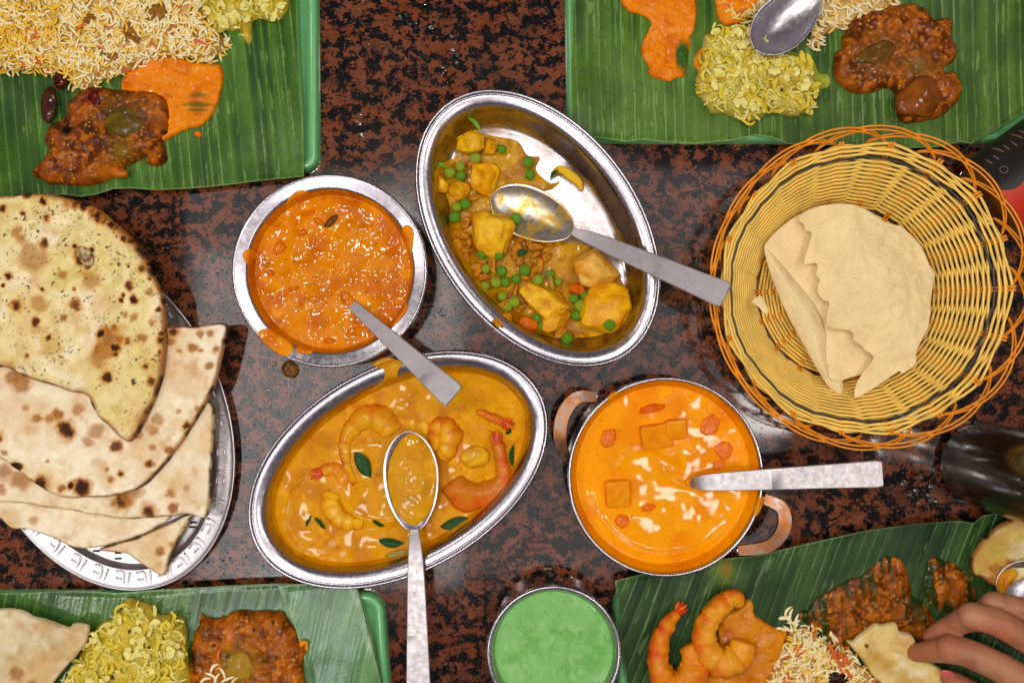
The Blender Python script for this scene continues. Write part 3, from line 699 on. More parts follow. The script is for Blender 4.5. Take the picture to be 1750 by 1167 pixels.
B = heap('gravy_pool', [(205, 158), (215, 120), (250, 98), (300, 98), (345, 108), (378, 112), (377, 150), (366, 185), (352, 205), (334, 216), (310, 224), (290, 233), (272, 238), (262, 200), (235, 175)],
     .0034, M_smooth, lambda x, y, d, h: mixc(c_sauce(21, G(240, 134, 6), G(214, 100, 4), G(244, 148, 44))(x, y, d, h), G(50, 96, 20), .75 * sstep(.35, .8, np.exp(-(((x - P(338, 180, .0165).x) / .017) ** 2 + ((y - P(338, 180, .0165).y) / .011) ** 2)) * (.4 + 1.1 * vn(x / .02, y / .0021, 3)))),
     None, edge=.003, bump=.0016, bumps=.007, fine=.0002, seed=21, label='orange gravy pool to the right of the top left brown curry', cat='gravy')
heap('gravy_drop', [(331, 226), (338, 223), (343, 229), (338, 235), (331, 232)], .0015, M_smooth, c_sauce(22, G(236, 116, 10), G(206, 84, 8), G(244, 148, 44)), None, edge=.002, bump=0, label='tiny orange gravy drop alone on the top left leaf', cat='gravy drop')
t = thing('rice_heap', P(180, 30, .0165), 'large heap of yellow and white rice filling the top left corner', 'rice', 'rice servings')
B = heap('rice_bed', [(-80, -90), (352, -90), (348, 0), (356, 34), (378, 62), (382, 84), (352, 100), (300, 96), (250, 108), (215, 124), (180, 134), (150, 150), (128, 150), (104, 128), (62, 122), (30, 116), (0, 118), (-80, 122)],
         .013, M_bread, c_sauce(31, G(208, 168, 92), G(168, 118, 34), G(228, 196, 120)), t, edge=.014, bump=.004, bumps=.022, fine=.001, fines=.003, seed=31)
rice(B, t, 2300, 5, 300, yellow=lambda x, y: max(0, min(1, (-.34 - x) / .05)) * .45)
for i, (px, py) in enumerate([(150, 38), (268, 25), (225, 58), (185, 95)]):
    chunk('cooked_onion', px, py, .031, (.010, .007, .003), 40 + i, G(168, 112, 40), G(120, 70, 24), m=M_food, parent=t, rotz=i)
o = chunk('clove_pod', 103, 138, .024, (.006, .008, .004), 9, G(26, 12, 10), G(96, 30, 10), m=M_chunky, label='dark cardamom pod at the lower edge of the top left rice', cat='spice')
t = thing('cabbage_heap', P(420, 10, .0165), 'yellow cabbage right of the rice at the top edge, left plate', 'cabbage', 'yellow cabbage heaps on the leaves')
cabc = lambda s: c_sauce(s, G(214, 186, 56), G(176, 150, 30), G(232, 212, 100), spk=G(150, 120, 30))
B = heap('cabbage_bed', [(345, -70), (510, -70), (494, 0), (482, 26), (462, 34), (440, 30), (428, 40), (430, 62), (422, 74), (405, 52), (385, 50), (362, 54), (350, 30)], .008, M_food, cabc(41), t, edge=.007, bump=.003, bumps=.01, fine=.0008, seed=41)
shreds(B, t, 110, 3)

# ------------------------------------------------------------------ TOP RIGHT PLATE
heap('gravy_pool', [(1055, -60), (1062, 0), (1072, 16), (1094, 24), (1112, 38), (1106, 56), (1097, 78), (1098, 96), (1108, 112), (1112, 128), (1140, 137), (1158, 133), (1172, 126), (1176, 98), (1182, 66), (1190, 40), (1192, 0), (1200, -60)],
     .003, M_smooth, lambda x, y, d, h: mixc(c_sauce(51, G(242, 134, 10), G(220, 106, 6), G(248, 150, 60))(x, y, d, h), G(56, 92, 26), sstep(.45, .9, np.exp(-(((x - P(1166, 98, .0165).x) / .009) ** 2 + ((y - P(1166, 98, .0165).y) / .018) ** 2)) * (.7 + .6 * vn(x / .003, y / .02, 3)))),
     None, edge=.003, bump=.0018, bumps=.007, seed=51, label='orange gravy smear at the top edge, left of the white cabbage', cat='gravy')
heap('gravy_streak', [(1222, -60), (1320, -60), (1300, 0), (1280, 30), (1255, 40), (1238, 38), (1226, 20)], .003, M_smooth, c_sauce(52, G(242, 140, 12), G(220, 106, 6), G(248, 160, 60)), None, edge=.003, bump=.0014, bumps=.007, seed=52,
     label='orange gravy patch between the smear and the spoon at the top right', cat='gravy')
heap('gravy_streak', [(1190, 90), (1205, 82), (1212, 110), (1200, 125), (1188, 112)], .002, M_smooth, c_sauce(53, G(242, 140, 12), G(220, 106, 6), G(248, 160, 60)), None, edge=.003, bump=.001, seed=53, label='small orange gravy dab against the left side of the top right cabbage', cat='gravy')
heap('liquid_pool', [(1340, 96), (1370, 90), (1392, 104), (1402, 124), (1420, 128), (1418, 146), (1398, 154), (1380, 164), (1340, 170)], .0012, M_smooth, c_sauce(54, G(150, 160, 50), G(110, 134, 34), G(180, 190, 80)), None, edge=.002, bump=.0005, seed=54,
     label='pale green juice running out of the top right cabbage', cat='juice')
t = thing('cabbage_heap', P(1290, 130, .0165), 'pale yellow cabbage below the shiny spoon on the top right leaf', 'cabbage', 'yellow cabbage heaps on the leaves')
cab2 = c_sauce(55, G(218, 194, 84), G(184, 160, 50), G(236, 218, 130), spk=G(150, 120, 30))
B = heap('cabbage_bed', [(1200, 88), (1204, 66), (1220, 54), (1250, 46), (1282, 44), (1300, 58), (1322, 72), (1328, 96), (1350, 98), (1378, 98), (1388, 120), (1392, 148), (1388, 186), (1366, 196), (1345, 198), (1318, 188), (1296, 204), (1270, 206), (1245, 194), (1215, 192), (1204, 172), (1190, 158), (1192, 130), (1200, 108)],
         .012, M_food, cab2, t, edge=.010, bump=.005, bumps=.013, fine=.001, seed=55)
shreds(B, t, 280, 4, .0035)
seeds(B, [(1340, 108), (1374, 128), (1317, 178), (1316, 182), (1296, 172), (1250, 102), (1270, 85), (1330, 160)], t, sc=1.3)
t = thing('brown_curry_heap', P(1540, 110, .0165), 'brown aubergine curry heap on the top right leaf, above the basket', 'curry', 'brown curry heaps on the leaves')
def colTR(x, y, d, h):
    C = c_brown(12, G(96, 42, 10), G(152, 78, 18), G(200, 110, 30))(x, y, d, h); C = smear(C, x, y, 1490, 100, 30, G(92, 70, 20), .8); return smear(C, x, y, 1560, 120, 24, G(110, 92, 40), .7)
B = heap('curry_sauce', [(1428, 92), (1440, 84), (1444, 60), (1460, 30), (1490, 18), (1520, 10), (1560, 6), (1586, 18), (1598, 34), (1622, 30), (1628, 48), (1626, 66), (1634, 80), (1634, 100), (1612, 120), (1634, 124), (1644, 150), (1636, 174), (1612, 196), (1580, 206), (1548, 208), (1534, 192), (1530, 158), (1512, 150), (1490, 158), (1460, 158), (1434, 142), (1426, 118)],
         .011, M_chunky, colTR, t, edge=.009, bump=.0042, bumps=.014, fine=.0008, seed=12)
chunk('aubergine_piece', 1572, 168, .026, (.022, .017, .008), 15, G(150, 82, 20), G(104, 52, 12), m=M_chunky, parent=t, rotz=.5)
chunk('aubergine_piece', 1495, 92, .027, (.018, .010, .004), 16, G(92, 66, 22), G(120, 78, 22), m=M_chunky, parent=t, rotz=.4)
seeds(B, [(1532, 112), (1500, 30), (1548, 60), (1470, 130)], t)
t = thing('rice_heap', P(1450, 10, .0165), 'white rice at the top edge behind the shiny spoon handle', 'rice', 'rice servings')
B = heap('rice_bed', [(1385, -60), (1560, -60), (1535, -10), (1520, 14), (1500, 26), (1480, 30), (1450, 44), (1424, 52), (1404, 66), (1396, 78), (1386, 70), (1392, 40), (1390, 10)], .007, M_bread, c_sauce(32, G(214, 178, 110), G(178, 128, 54), G(228, 196, 130)), t, edge=.008, bump=.002, bumps=.012, fine=.001, seed=32)
rice(B, t, 330, 6, 130, colw=(.72, .16, .09, .03))
t = thing('rice_heap', P(1270, 10, .0165), 'few rice grains scattered left of the shiny spoon bowl', 'rice', 'rice servings')
B = heap('rice_bed', [(1290, -40), (1350, -40), (1340, -5), (1320, 8), (1290, 22), (1270, 34), (1252, 30), (1245, 14), (1262, 20), (1290, 5)], .004, M_bread, c_sauce(33, G(214, 178, 110), G(178, 128, 54), G(228, 196, 130)), t, edge=.004, bump=.001, seed=33)
rice(B, t, 80, 7, 50, colw=(.5, .25, .2, .05))

# ------------------------------------------------------------------ BOTTOM LEFT PLATE
t = thing('cabbage_heap', P(225, 1110, .0165), 'yellow cabbage heap between the flatbread and brown curry, bottom left', 'cabbage', 'yellow cabbage heaps on the leaves')
B = heap('cabbage_bed', [(100, 1240), (112, 1160), (128, 1132), (142, 1108), (158, 1080), (175, 1062), (196, 1058), (206, 1040), (216, 1024), (240, 1028), (262, 1040), (272, 1052), (290, 1050), (312, 1056), (316, 1076), (318, 1100), (322, 1130), (330, 1240)],
         .014, M_food, cabc(42), t, edge=.012, bump=.005, bumps=.013, fine=.001, seed=42)
shreds(B, t, 260, 6, .004)
seeds(B, [(280, 1118), (230, 1072), (285, 1083), (213, 1036), (200, 1150), (260, 1100)], t, sc=1.4)
t = thing('brown_curry_heap', P(430, 1110, .0165), 'brown curry heap with a few rice grains on the bottom left leaf', 'curry', 'brown curry heaps on the leaves')
def colBL(x, y, d, h):
    C = c_brown(13, G(110, 50, 8), G(164, 84, 12), G(210, 116, 22))(x, y, d, h); C = smear(C, x, y, 412, 1128, 28, G(140, 122, 30), .85); return smear(C, x, y, 335, 1118, 14, G(30, 12, 8), 1)
B = heap('curry_sauce', [(325, 1240), (322, 1150), (326, 1110), (332, 1080), (340, 1066), (342, 1050), (350, 1056), (372, 1058), (398, 1046), (440, 1044), (480, 1046), (492, 1062), (504, 1080), (510, 1096), (524, 1096), (524, 1112), (516, 1140), (514, 1240)],
         .011, M_chunky, colBL, t, edge=.009, bump=.004, bumps=.014, fine=.0008, seed=13)
chunk('aubergine_piece', 408, 1140, .027, (.012, .014, .004), 25, G(146, 126, 36), G(180, 130, 36), m=M_chunky, parent=t)
chunk('carrot_cube', 519, 1103, .021, (.004, .005, .003), 26, G(236, 150, 20), G(220, 120, 16), parent=t, box=.4)
seeds(B, [(370, 1098), (438, 1072), (393, 1116), (470, 1060)], t, sc=1.3)
rnd = random.Random(3)
for px, py, a, c in [(378, 1118, 1.5, 3), (368, 1142, .9, 0), (380, 1150, 2.0, 0), (360, 1155, 2.6, 0), (390, 1160, .4, 0), (372, 1160, 1.2, 0), (352, 1164, .5, 0), (402, 1166, 1.0, 1)]:
    p = P(px, py, .03); me = GRM[c][rnd.randrange(6)]; o = put(me.name.split('.')[0], me, parent=t); o.location = Vector((p.x, p.y, .0305 + rnd.random() * .001)) - t.location; o.rotation_euler.z = a; o.scale = (1.2,) * 3

# ------------------------------------------------------------------ breads
def spotfun(spots, k=S):
    def f(x, y, C, z):
        kk = S * (D - z) / D
        for px, py, r, st in spots:
            cx = (px - CX) * kk; cy = (CY - py) * kk; rr = r * kk
            q = np.sqrt((x - cx) ** 2 + (y - cy) ** 2) / rr
            m = q < 3
            if not m.any(): continue
            dq = q[m] + 1.25 * (fbm(x[m], y[m], rr * .9 + .0006, 4, int(px), .6) - .5)
            c = C[m]; c = mixc(c, G(204, 134, 44), .85 * (1 - sstep(.65, 1.45, dq)) * min(1, st + .35)); c = mixc(c, G(120, 56, 12), st * (1 - sstep(.5, .98, dq)))
            if st > .6: c = mixc(c, G(28, 12, 8), min(1, st * 1.1 - .1) * (1 - sstep(.35, .78, dq)) * (.55 + .6 * fbm(x[m], y[m], .0012, 2, 8)))
            C[m] = c
        return C
    return f
def naan(name, poly, z, h, label, seed, spots=(), base=G(252, 236, 204), lo=G(236, 204, 150), edge_c=None, edge_w=.003, herb=None, hf=None, parent=None, smooth=4, bump=.0024, base0=None, **kw):
    sf = spotfun(spots)
    def cf(x, y, d, hh):
        n = fbm(x, y, .022, 4, seed); C = mixc(base, lo, sstep(.42, .75, n) * .8); C = mixc(C, G(252, 242, 216), sstep(.5, .8, fbm(x, y, .012, 3, seed + 3)) * .5)
        C = mixc(C, G(196, 134, 60), .45 * sstep(.50, .85, fbm(x, y, .009, 3, seed + 6))); C = mixc(C, G(214, 160, 80), .45 * sstep(.4, .8, fbm(x, y, .03, 3, seed + 16)))
        if herb: C = herb(x, y, d, C)
        if edge_c is not None:
            ww = edge_w * (.3 + 1.5 * fbm(x, y, .012, 3, seed + 9)); e = 1 - sstep(0, 1, d / ww); C = mixc(C, edge_c, e * .9)
            e2 = (1 - sstep(0, .7, d / ww)) * sstep(.44, .58, fbm(x, y, .008, 3, seed + 13)); C = mixc(C, G(44, 20, 10), e2 * .95)
        return sf(x, y, C, z)
    spz = [(P(px, py, z), r * S, st) for px, py, r, st in spots if r > 8]
    def hff(x, y, d):
        zz = np.zeros_like(x)
        for p, r, st in spz: q = ((x - p.x) ** 2 + (y - p.y) ** 2) / (r * r); zz = zz + .0007 * np.exp(-q * 1.2) * np.clip(d / .002, 0, 1)
        if hf is not None: zz = zz + hf(x, y, d)
        return zz
    return blob(name, poly, z, h, M_bread, edge=.0028, base=base0, bump=bump, bumps=.018, fine=.0003, fines=.004, colf=cf, hf=hff, solid=True if base0 is None else .002, smooth=smooth + 3, seed=seed, res=.00065, rag=.0009, ragf=.009,
                label=label, cat='bread', parent=parent, **kw)
GN = 'naan breads stacked on the tin tray'
naan('naan', [(170, 938), (240, 915), (325, 876), (324, 888), (305, 925), (290, 962), (280, 983), (262, 974), (240, 962), (232, 955), (215, 944)], .014, .0040, 'small pointed naan piece lowest on the tray, beneath the others', 61,
     crop([(850, 920, 22, .5), (910, 885, 14, .3), (835, 825, 14, .3)], 0, 640, .3256) and [(277, 940, 8, .5), (296, 928, 5, .3)], smooth=2, edge_c=G(222, 176, 100), group=GN)
naan('naan', [(-50, 850), (60, 850), (200, 870), (292, 876), (270, 900), (235, 916), (190, 930), (145, 937), (118, 930), (90, 917), (50, 904), (22, 902), (0, 884), (-50, 860)], .020, .0046, 'naan with a curved lower edge showing under the top two, second lowest', 62,
     [(60, 886, 8, .3)], edge_c=G(206, 150, 84), edge_w=.0018, group=GN)
naan('naan', [(-50, 760), (150, 700), (320, 690), (364, 690), (366, 740), (362, 800), (356, 880), (322, 878), (290, 882), (240, 885), (207, 885), (160, 878), (100, 868), (40, 860), (0, 858), (-50, 856)], .026, .0054, 'square-cornered naan at the lower right of the bread stack', 63,
     [(212, 856, 18, .75), (260, 873, 16, .8), (300, 867, 10, .6), (296, 840, 9, .4), (7, 835, 9, .4), (10, 803, 14, .4), (40, 820, 16, .4), (232, 838, 20, .4), (322, 832, 6, .2)], edge_c=G(226, 190, 130), smooth=2, group=GN)
spD = crop([(360, 285, 50, .9), (320, 205, 34, .6), (275, 225, 26, .4), (210, 225, 26, .5), (104, 475, 36, 1), (240, 560, 44, .95), (180, 560, 20, .8), (340, 590, 20, .6), (440, 590, 50, 1), (390, 580, 24, 1), (650, 515, 18, .85), (580, 490, 13, .5),
            (620, 370, 36, .7), (530, 300, 44, .35), (480, 350, 34, .35), (10, 330, 30, .75), (45, 405, 18, .4), (265, 450, 11, .4), (800, 465, 24, .7), (900, 395, 24, .6), (990, 265, 26, .85), (810, 380, 18, .4), (840, 230, 34, .35),
            (820, 290, 30, .35), (150, 170, 20, .3), (740, 315, 26, .35), (430, 180, 34, .35), (130, 40, 60, .45), (90, 10, 40, .45), (1050, 180, 16, .4), (950, 190, 14, .3), (880, 600, 15, .4), (600, 545, 20, .5)], 0, 640, .3256) \
    + crop([(1035, 850, 42, .85), (1185, 862, 24, .45), (1245, 862, 24, .45), (1140, 940, 28, .55), (1190, 955, 16, .5), (1065, 960, 14, .4), (1240, 1045, 24, .5), (1285, 950, 22, .5), (1010, 900, 30, .5)], 0, 320, .2913)
spD = [(a, b, r * (.3256 if i < 33 else .2913), st) for i, (a, b, r, st) in enumerate(spD)]
naan('naan', [(-60, 590), (100, 560), (286, 558), (330, 558), (387, 554), (384, 590), (374, 640), (352, 690), (332, 726), (310, 758), (286, 790), (262, 816), (240, 832), (205, 844), (170, 848), (130, 850), (95, 844), (64, 826), (34, 804), (0, 780), (-60, 760)], .0345, .0064,
     'folded naan lying just under the round top one, with a corner to the right', 64, spD, edge_c=G(196, 128, 60), edge_w=.0035, smooth=3, bump=.002, group=GN,
     hf=lambda x, y, d: .003 * (1 - sstep(0, .012, d)) * 0 + .0012 * np.exp(-((d - .009) / .003) ** 2) * sstep(.4, .6, fbm(x, y, .05, 2, 4)))
spE = crop([(268, 82, 34, 1), (42, 135, 28, .85), (152, 157, 18, .8), (297, 188, 28, .9), (475, 98, 40, .9), (555, 155, 26, 1), (615, 190, 34, 1), (690, 235, 24, .8), (750, 308, 26, .9), (285, 340, 32, .9), (455, 350, 24, 1), (480, 400, 30, 1), (510, 440, 30, 1), (530, 470, 20, 1), (550, 370, 16, 1), (68, 525, 25, 1),
            (775, 578, 32, .8), (800, 660, 28, 1), (725, 660, 20, 1), (740, 635, 14, 1), (120, 700, 42, .85), (465, 690, 36, .7), (238, 790, 32, .9), (395, 765, 22, .6), (640, 840, 30, .9), (690, 830, 22, 1), (600, 945, 38, .8), (690, 970, 26, 1), (720, 890, 22, 1), (765, 905, 24, .9), (610, 1000, 60, .4), (855, 890, 32, .5), (868, 1050, 20, .7),
            (945, 720, 20, .8), (300, 880, 18, .9), (180, 990, 16, .7), (650, 1110, 38, .9), (855, 480, 26, .7), (880, 450, 18, .8), (905, 1130, 34, .7), (805, 765, 26, .4), (755, 750, 20, .4), (120, 265, 34, .4), (150, 305, 30, .4), (210, 410, 80, .3), (390, 520, 26, .4), (455, 600, 14, .6), (895, 620, 30, .4), (960, 600, 22, .9), (545, 545, 60, .3), (905, 795, 18, .4),
            (45, 580, 14, 1), (265, 600, 14, .9), (640, 355, 10, 1), (770, 468, 10, 1), (950, 970, 18, .7), (250, 680, 50, .3), (960, 860, 20, .9), (410, 100, 26, .4), (650, 880, 74, .55), (690, 940, 34, 1), (610, 860, 30, 1), (500, 420, 46, .9), (520, 112, 38, 1), (590, 175, 40, 1), (665, 225, 30, 1), (180, 48, 30, .9), (780, 325, 24, .9), (960, 900, 26, .95), (840, 340, 16, 1), (890, 540, 12, 1)], 0, 320, .2913)
spE = [(a, b, r * .2913, st) for a, b, r, st in spE]
def herbE(x, y, d, C):
    m = sstep(.40, .62, fbm(x, y, .03, 3, 71)); C = mixc(C, G(232, 212, 132), m * .6); m = sstep(.52, .7, fbm(x, y, .011, 3, 72)); C = mixc(C, G(206, 176, 78), m * .5)
    s = sstep(.72, .80, fbm(x, y, .0018, 2, 73)) * sstep(.4, .6, fbm(x, y, .015, 2, 76)); C = mixc(C, G(120, 84, 20), s * .7); s = sstep(.80, .86, fbm(x, y, .0016, 1, 74)) * sstep(.46, .6, fbm(x, y, .008, 2, 75)); return mixc(C, G(60, 40, 14), s * .9)
naan('naan', [(-60, 360), (-20, 340), (20, 334), (60, 332), (100, 334), (140, 346), (170, 358), (196, 378), (222, 402), (244, 432), (262, 464), (276, 496), (284, 530), (287, 570), (285, 610), (278, 650), (264, 688), (250, 718), (236, 742), (224, 755), (208, 748), (188, 728), (172, 712), (158, 692), (150, 676), (120, 668), (84, 656), (40, 642), (8, 626), (-60, 618)], .0445, .0060,
     'round charred naan with green herbs on top of the bread stack', 65, spE, base=G(248, 230, 178), lo=G(232, 204, 136), edge_c=G(168, 92, 30), edge_w=.0058, herb=herbE, bump=.0032, hf=lambda x, y, d: .0016 * np.exp(-(((x * .82 + y * .57) - (P(182, 700, .045).x * .82 + P(182, 700, .045).y * .57)) / .0032) ** 2) * np.exp(-((y - P(182, 690, .045).y) / .022) ** 2) + .0020 * np.exp(-((d - .004) / .003) ** 2) * sstep(.45, .7, fbm(x, y, .012, 2, 21)), group=GN)
# charred blister on the top naan
chunk('burnt_blister', 146, 438, .0508, (.0060, .0095, .0022), 31, G(210, 180, 130), G(90, 44, 18), parent=None, rotz=.5, m=M_food, label='burnt open blister on the round top naan', cat='bread blister')
bpy.data.objects['burnt_blister'].parent = [o for o in bpy.data.objects if o.get('label', '').startswith('round charred')][0]
o = bpy.data.objects['burnt_blister']; o.location = o.location - o.parent.location
for k_ in ('label', 'category'): del o[k_]
naan('flatbread', [(-60, 1036), (0, 1038), (40, 1042), (60, 1052), (80, 1056), (105, 1066), (120, 1070), (128, 1064), (150, 1066), (154, 1080), (146, 1100), (128, 1122), (104, 1150), (84, 1180), (60, 1240), (-60, 1240)], .030, .004,
     'pale torn flatbread leaning over the cabbage at the bottom left corner', 66, [(30, 1150, 14, .5), (60, 1166, 10, .4)], base=G(226, 208, 168), lo=G(204, 182, 130), smooth=3, bump=.003)
naan('torn_naan', crop([(1240, 575), (1300, 580), (1390, 562), (1420, 620), (1500, 650), (1530, 720), (1500, 800), (1620, 830), (1700, 880), (1760, 960), (1780, 1250), (1400, 1250), (1310, 1020), (1240, 930), (1180, 850), (1130, 780), (1060, 700), (1100, 690), (1150, 645)], 1180, 920, .2514), .025, .005,
     'torn cream naan piece held by the fingertips over the rice', 67, [(1478, 1101, 4, .7)], base=G(232, 206, 132), lo=G(196, 150, 56), smooth=3, bump=.003)
naan('torn_naan', [(1656, 968), (1660, 950), (1676, 925), (1700, 902), (1725, 886), (1760, 874), (1840, 866), (1840, 1010), (1760, 985), (1735, 992), (1714, 1004), (1692, 998), (1676, 984), (1662, 982)], .026, .006,
     'thick naan piece with a browned torn edge above the hand at right', 68, [(1700, 975, 18, .5), (1722, 960, 10, .5), (1690, 988, 8, .5)], base=G(222, 196, 112), lo=G(190, 160, 60), smooth=3, bump=.003, edge_c=G(186, 120, 60), edge_w=.003)

# ------------------------------------------------------------------ fillings of the dishes
def fill(name, d, poly, level, m, colf, lift=.0004, seed=1, bump=.0007, bumps=.008, fine=.0002, hf=None, h=.0004, edge=.002, res=.0006, zref=None, smooth=5, **kw):
    b0 = lambda x, y: np.maximum(level, d.surf(x, y) + lift)
    return blob(name, poly, zref or level, h, m, edge=edge, base=b0, bump=bump, bumps=bumps, fine=fine, fines=.003, colf=colf, seed=seed, res=res, hf=hf, smooth=smooth, **kw)
def wobble(pts, amp, seed):
    r = random.Random(seed); n = len(pts); cx = sum(p[0] for p in pts) / n; cy = sum(p[1] for p in pts) / n; out = []
    for i, (x, y) in enumerate(pts): k = 1 + amp * (mnoise.noise((math.cos(i / n * 6.283) * 2.2 + seed, math.sin(i / n * 6.283) * 2.2, 0)) ); out.append((cx + (x - cx) * k, cy + (y - cy) * k))
    return out
def swirl(cx, cy, z, spec):
    """low ridges left by stirring: list of (px,py,radius px,width px,height m, a0, a1)"""
    def hf(x, y, d):
        zz = np.zeros_like(x)
        for px, py, r, wd, hh, a0, a1 in spec:
            p = P(px, py, z); R = r * S; w_ = wd * S; q = np.sqrt((x - p.x) ** 2 + (y - p.y) ** 2) - R - .0015 * (fbm(x, y, .015, 2, 3) - .5); an = np.degrees(np.arctan2(y - p.y, x - p.x)) % 360
            m = sstep(0, 25, (an - a0) % 360) * sstep(0, 25, (a1 - an) % 360) * (((an - a0) % 360) < ((a1 - a0) % 360 or 360))
            zz = zz + hh * np.exp(-(q / w_) ** 2) * m
        return zz
    return hf
# round dish of orange curry
cr = c_sauce(81, G(224, 132, 0), G(200, 102, 0), G(240, 154, 6), scale=.016)
poly = wobble(d_rnd.outline(.0535, 0), .02, 3); LV = .041
fill('orange_curry', d_rnd, poly, LV, M_lumpy, cr, zref=.0535, seed=81, bump=.0012, bumps=.013, fine=.00005,
     hf=swirl(0, 0, .021, [(590, 440, 80, 9, .0010, 60, 260), (545, 520, 60, 9, .0008, 10, 150)]),
     label='thick orange curry with cashews filling the round dish', cat='curry', group=None)
KR = .3256
for i, (x, y, rx, ry, a) in enumerate([(375, 655, 26, 10, .2), (250, 572, 22, 13, -.3), (418, 362, 24, 18, .4), (300, 440, 34, 26, .8), (500, 300, 30, 14, -.5), (560, 930, 28, 12, .1), (450, 260, 30, 12, .2)]):
    px, py = 380 + x * KR, 280 + y * KR
    chunk('cashew_nut', px, py, .0420, (rx * KR * S * 1.2, ry * KR * S * 1.1, .003), 50 + i, G(232, 126, 12), G(206, 98, 6), rotz=a, m=M_smooth, label=['cashew below the middle of the round orange curry', 'cashew at the left side of the round orange curry', 'lump at the upper left of the round orange curry, beside a brown spice', 'large smooth lump at the left of the round orange curry', 'lump at the top of the round orange curry, next to the cinnamon bark', 'lump at the bottom of the round orange curry', 'long lump at the upper rim side of the round orange curry'][i], cat='nut', group='lumps in the round curry')
chunk('cinnamon_bark', 380 + 570 * KR, 280 + 302 * KR, .0432, (.0078, .0028, .0018), 58, G(120, 66, 14), G(84, 44, 10), rotz=.75, m=M_chunky, label='brown bark sliver at the top of the round orange curry', cat='spice')
for i, pl in enumerate([[(330, 210), (360, 170), (400, 142), (450, 146), (475, 175), (430, 190), (390, 220), (320, 262)], [(110, 475), (125, 452), (155, 448), (165, 480), (168, 520), (140, 532), (118, 510)], [(950, 330), (985, 326), (1004, 360), (1003, 410), (992, 470), (980, 500), (968, 440), (945, 380)],
                        [(190, 890), (215, 868), (260, 868), (300, 900), (345, 925), (372, 965), (352, 1005), (318, 1006), (270, 985), (225, 945)], [(385, 965), (430, 958), (475, 972), (462, 996), (400, 992)], [(945, 735), (970, 735), (968, 770), (920, 830), (885, 855), (880, 825)]]):
    fill('sauce_stain', d_rnd, crop(pl, 380, 280, KR), 0, M_smooth, c_sauce(90 + i, G(236, 142, 14), G(220, 112, 8), G(244, 160, 40)), zref=.056, seed=90 + i, bump=.0005, h=.001, edge=.0015, smooth=4,
         label=['orange stain at the top left of the round dish rim', 'orange stain at the left edge of the round dish rim', 'orange stain at the right side of the round dish rim', 'large orange spill over the lower left of the round dish rim', 'small thin stain at the bottom of the round dish rim', 'orange stain at the lower right of the round dish rim, by the spoon'][i], cat='stain', group='sauce stains on the round dish rim')
heap('sauce_drop', [(481, 628), (487, 618), (497, 616), (508, 624), (511, 634), (505, 643), (494, 646), (484, 640)], .003, M_chunky, c_sauce(97, G(134, 84, 14), G(84, 50, 12), G(176, 120, 30)), None, base=lambda x, y: np.zeros_like(x) + .0002, zref=.002, edge=.004, bump=.0008, bumps=.004,
     label='brown sauce drop on the granite below the round dish', cat='sauce drop')

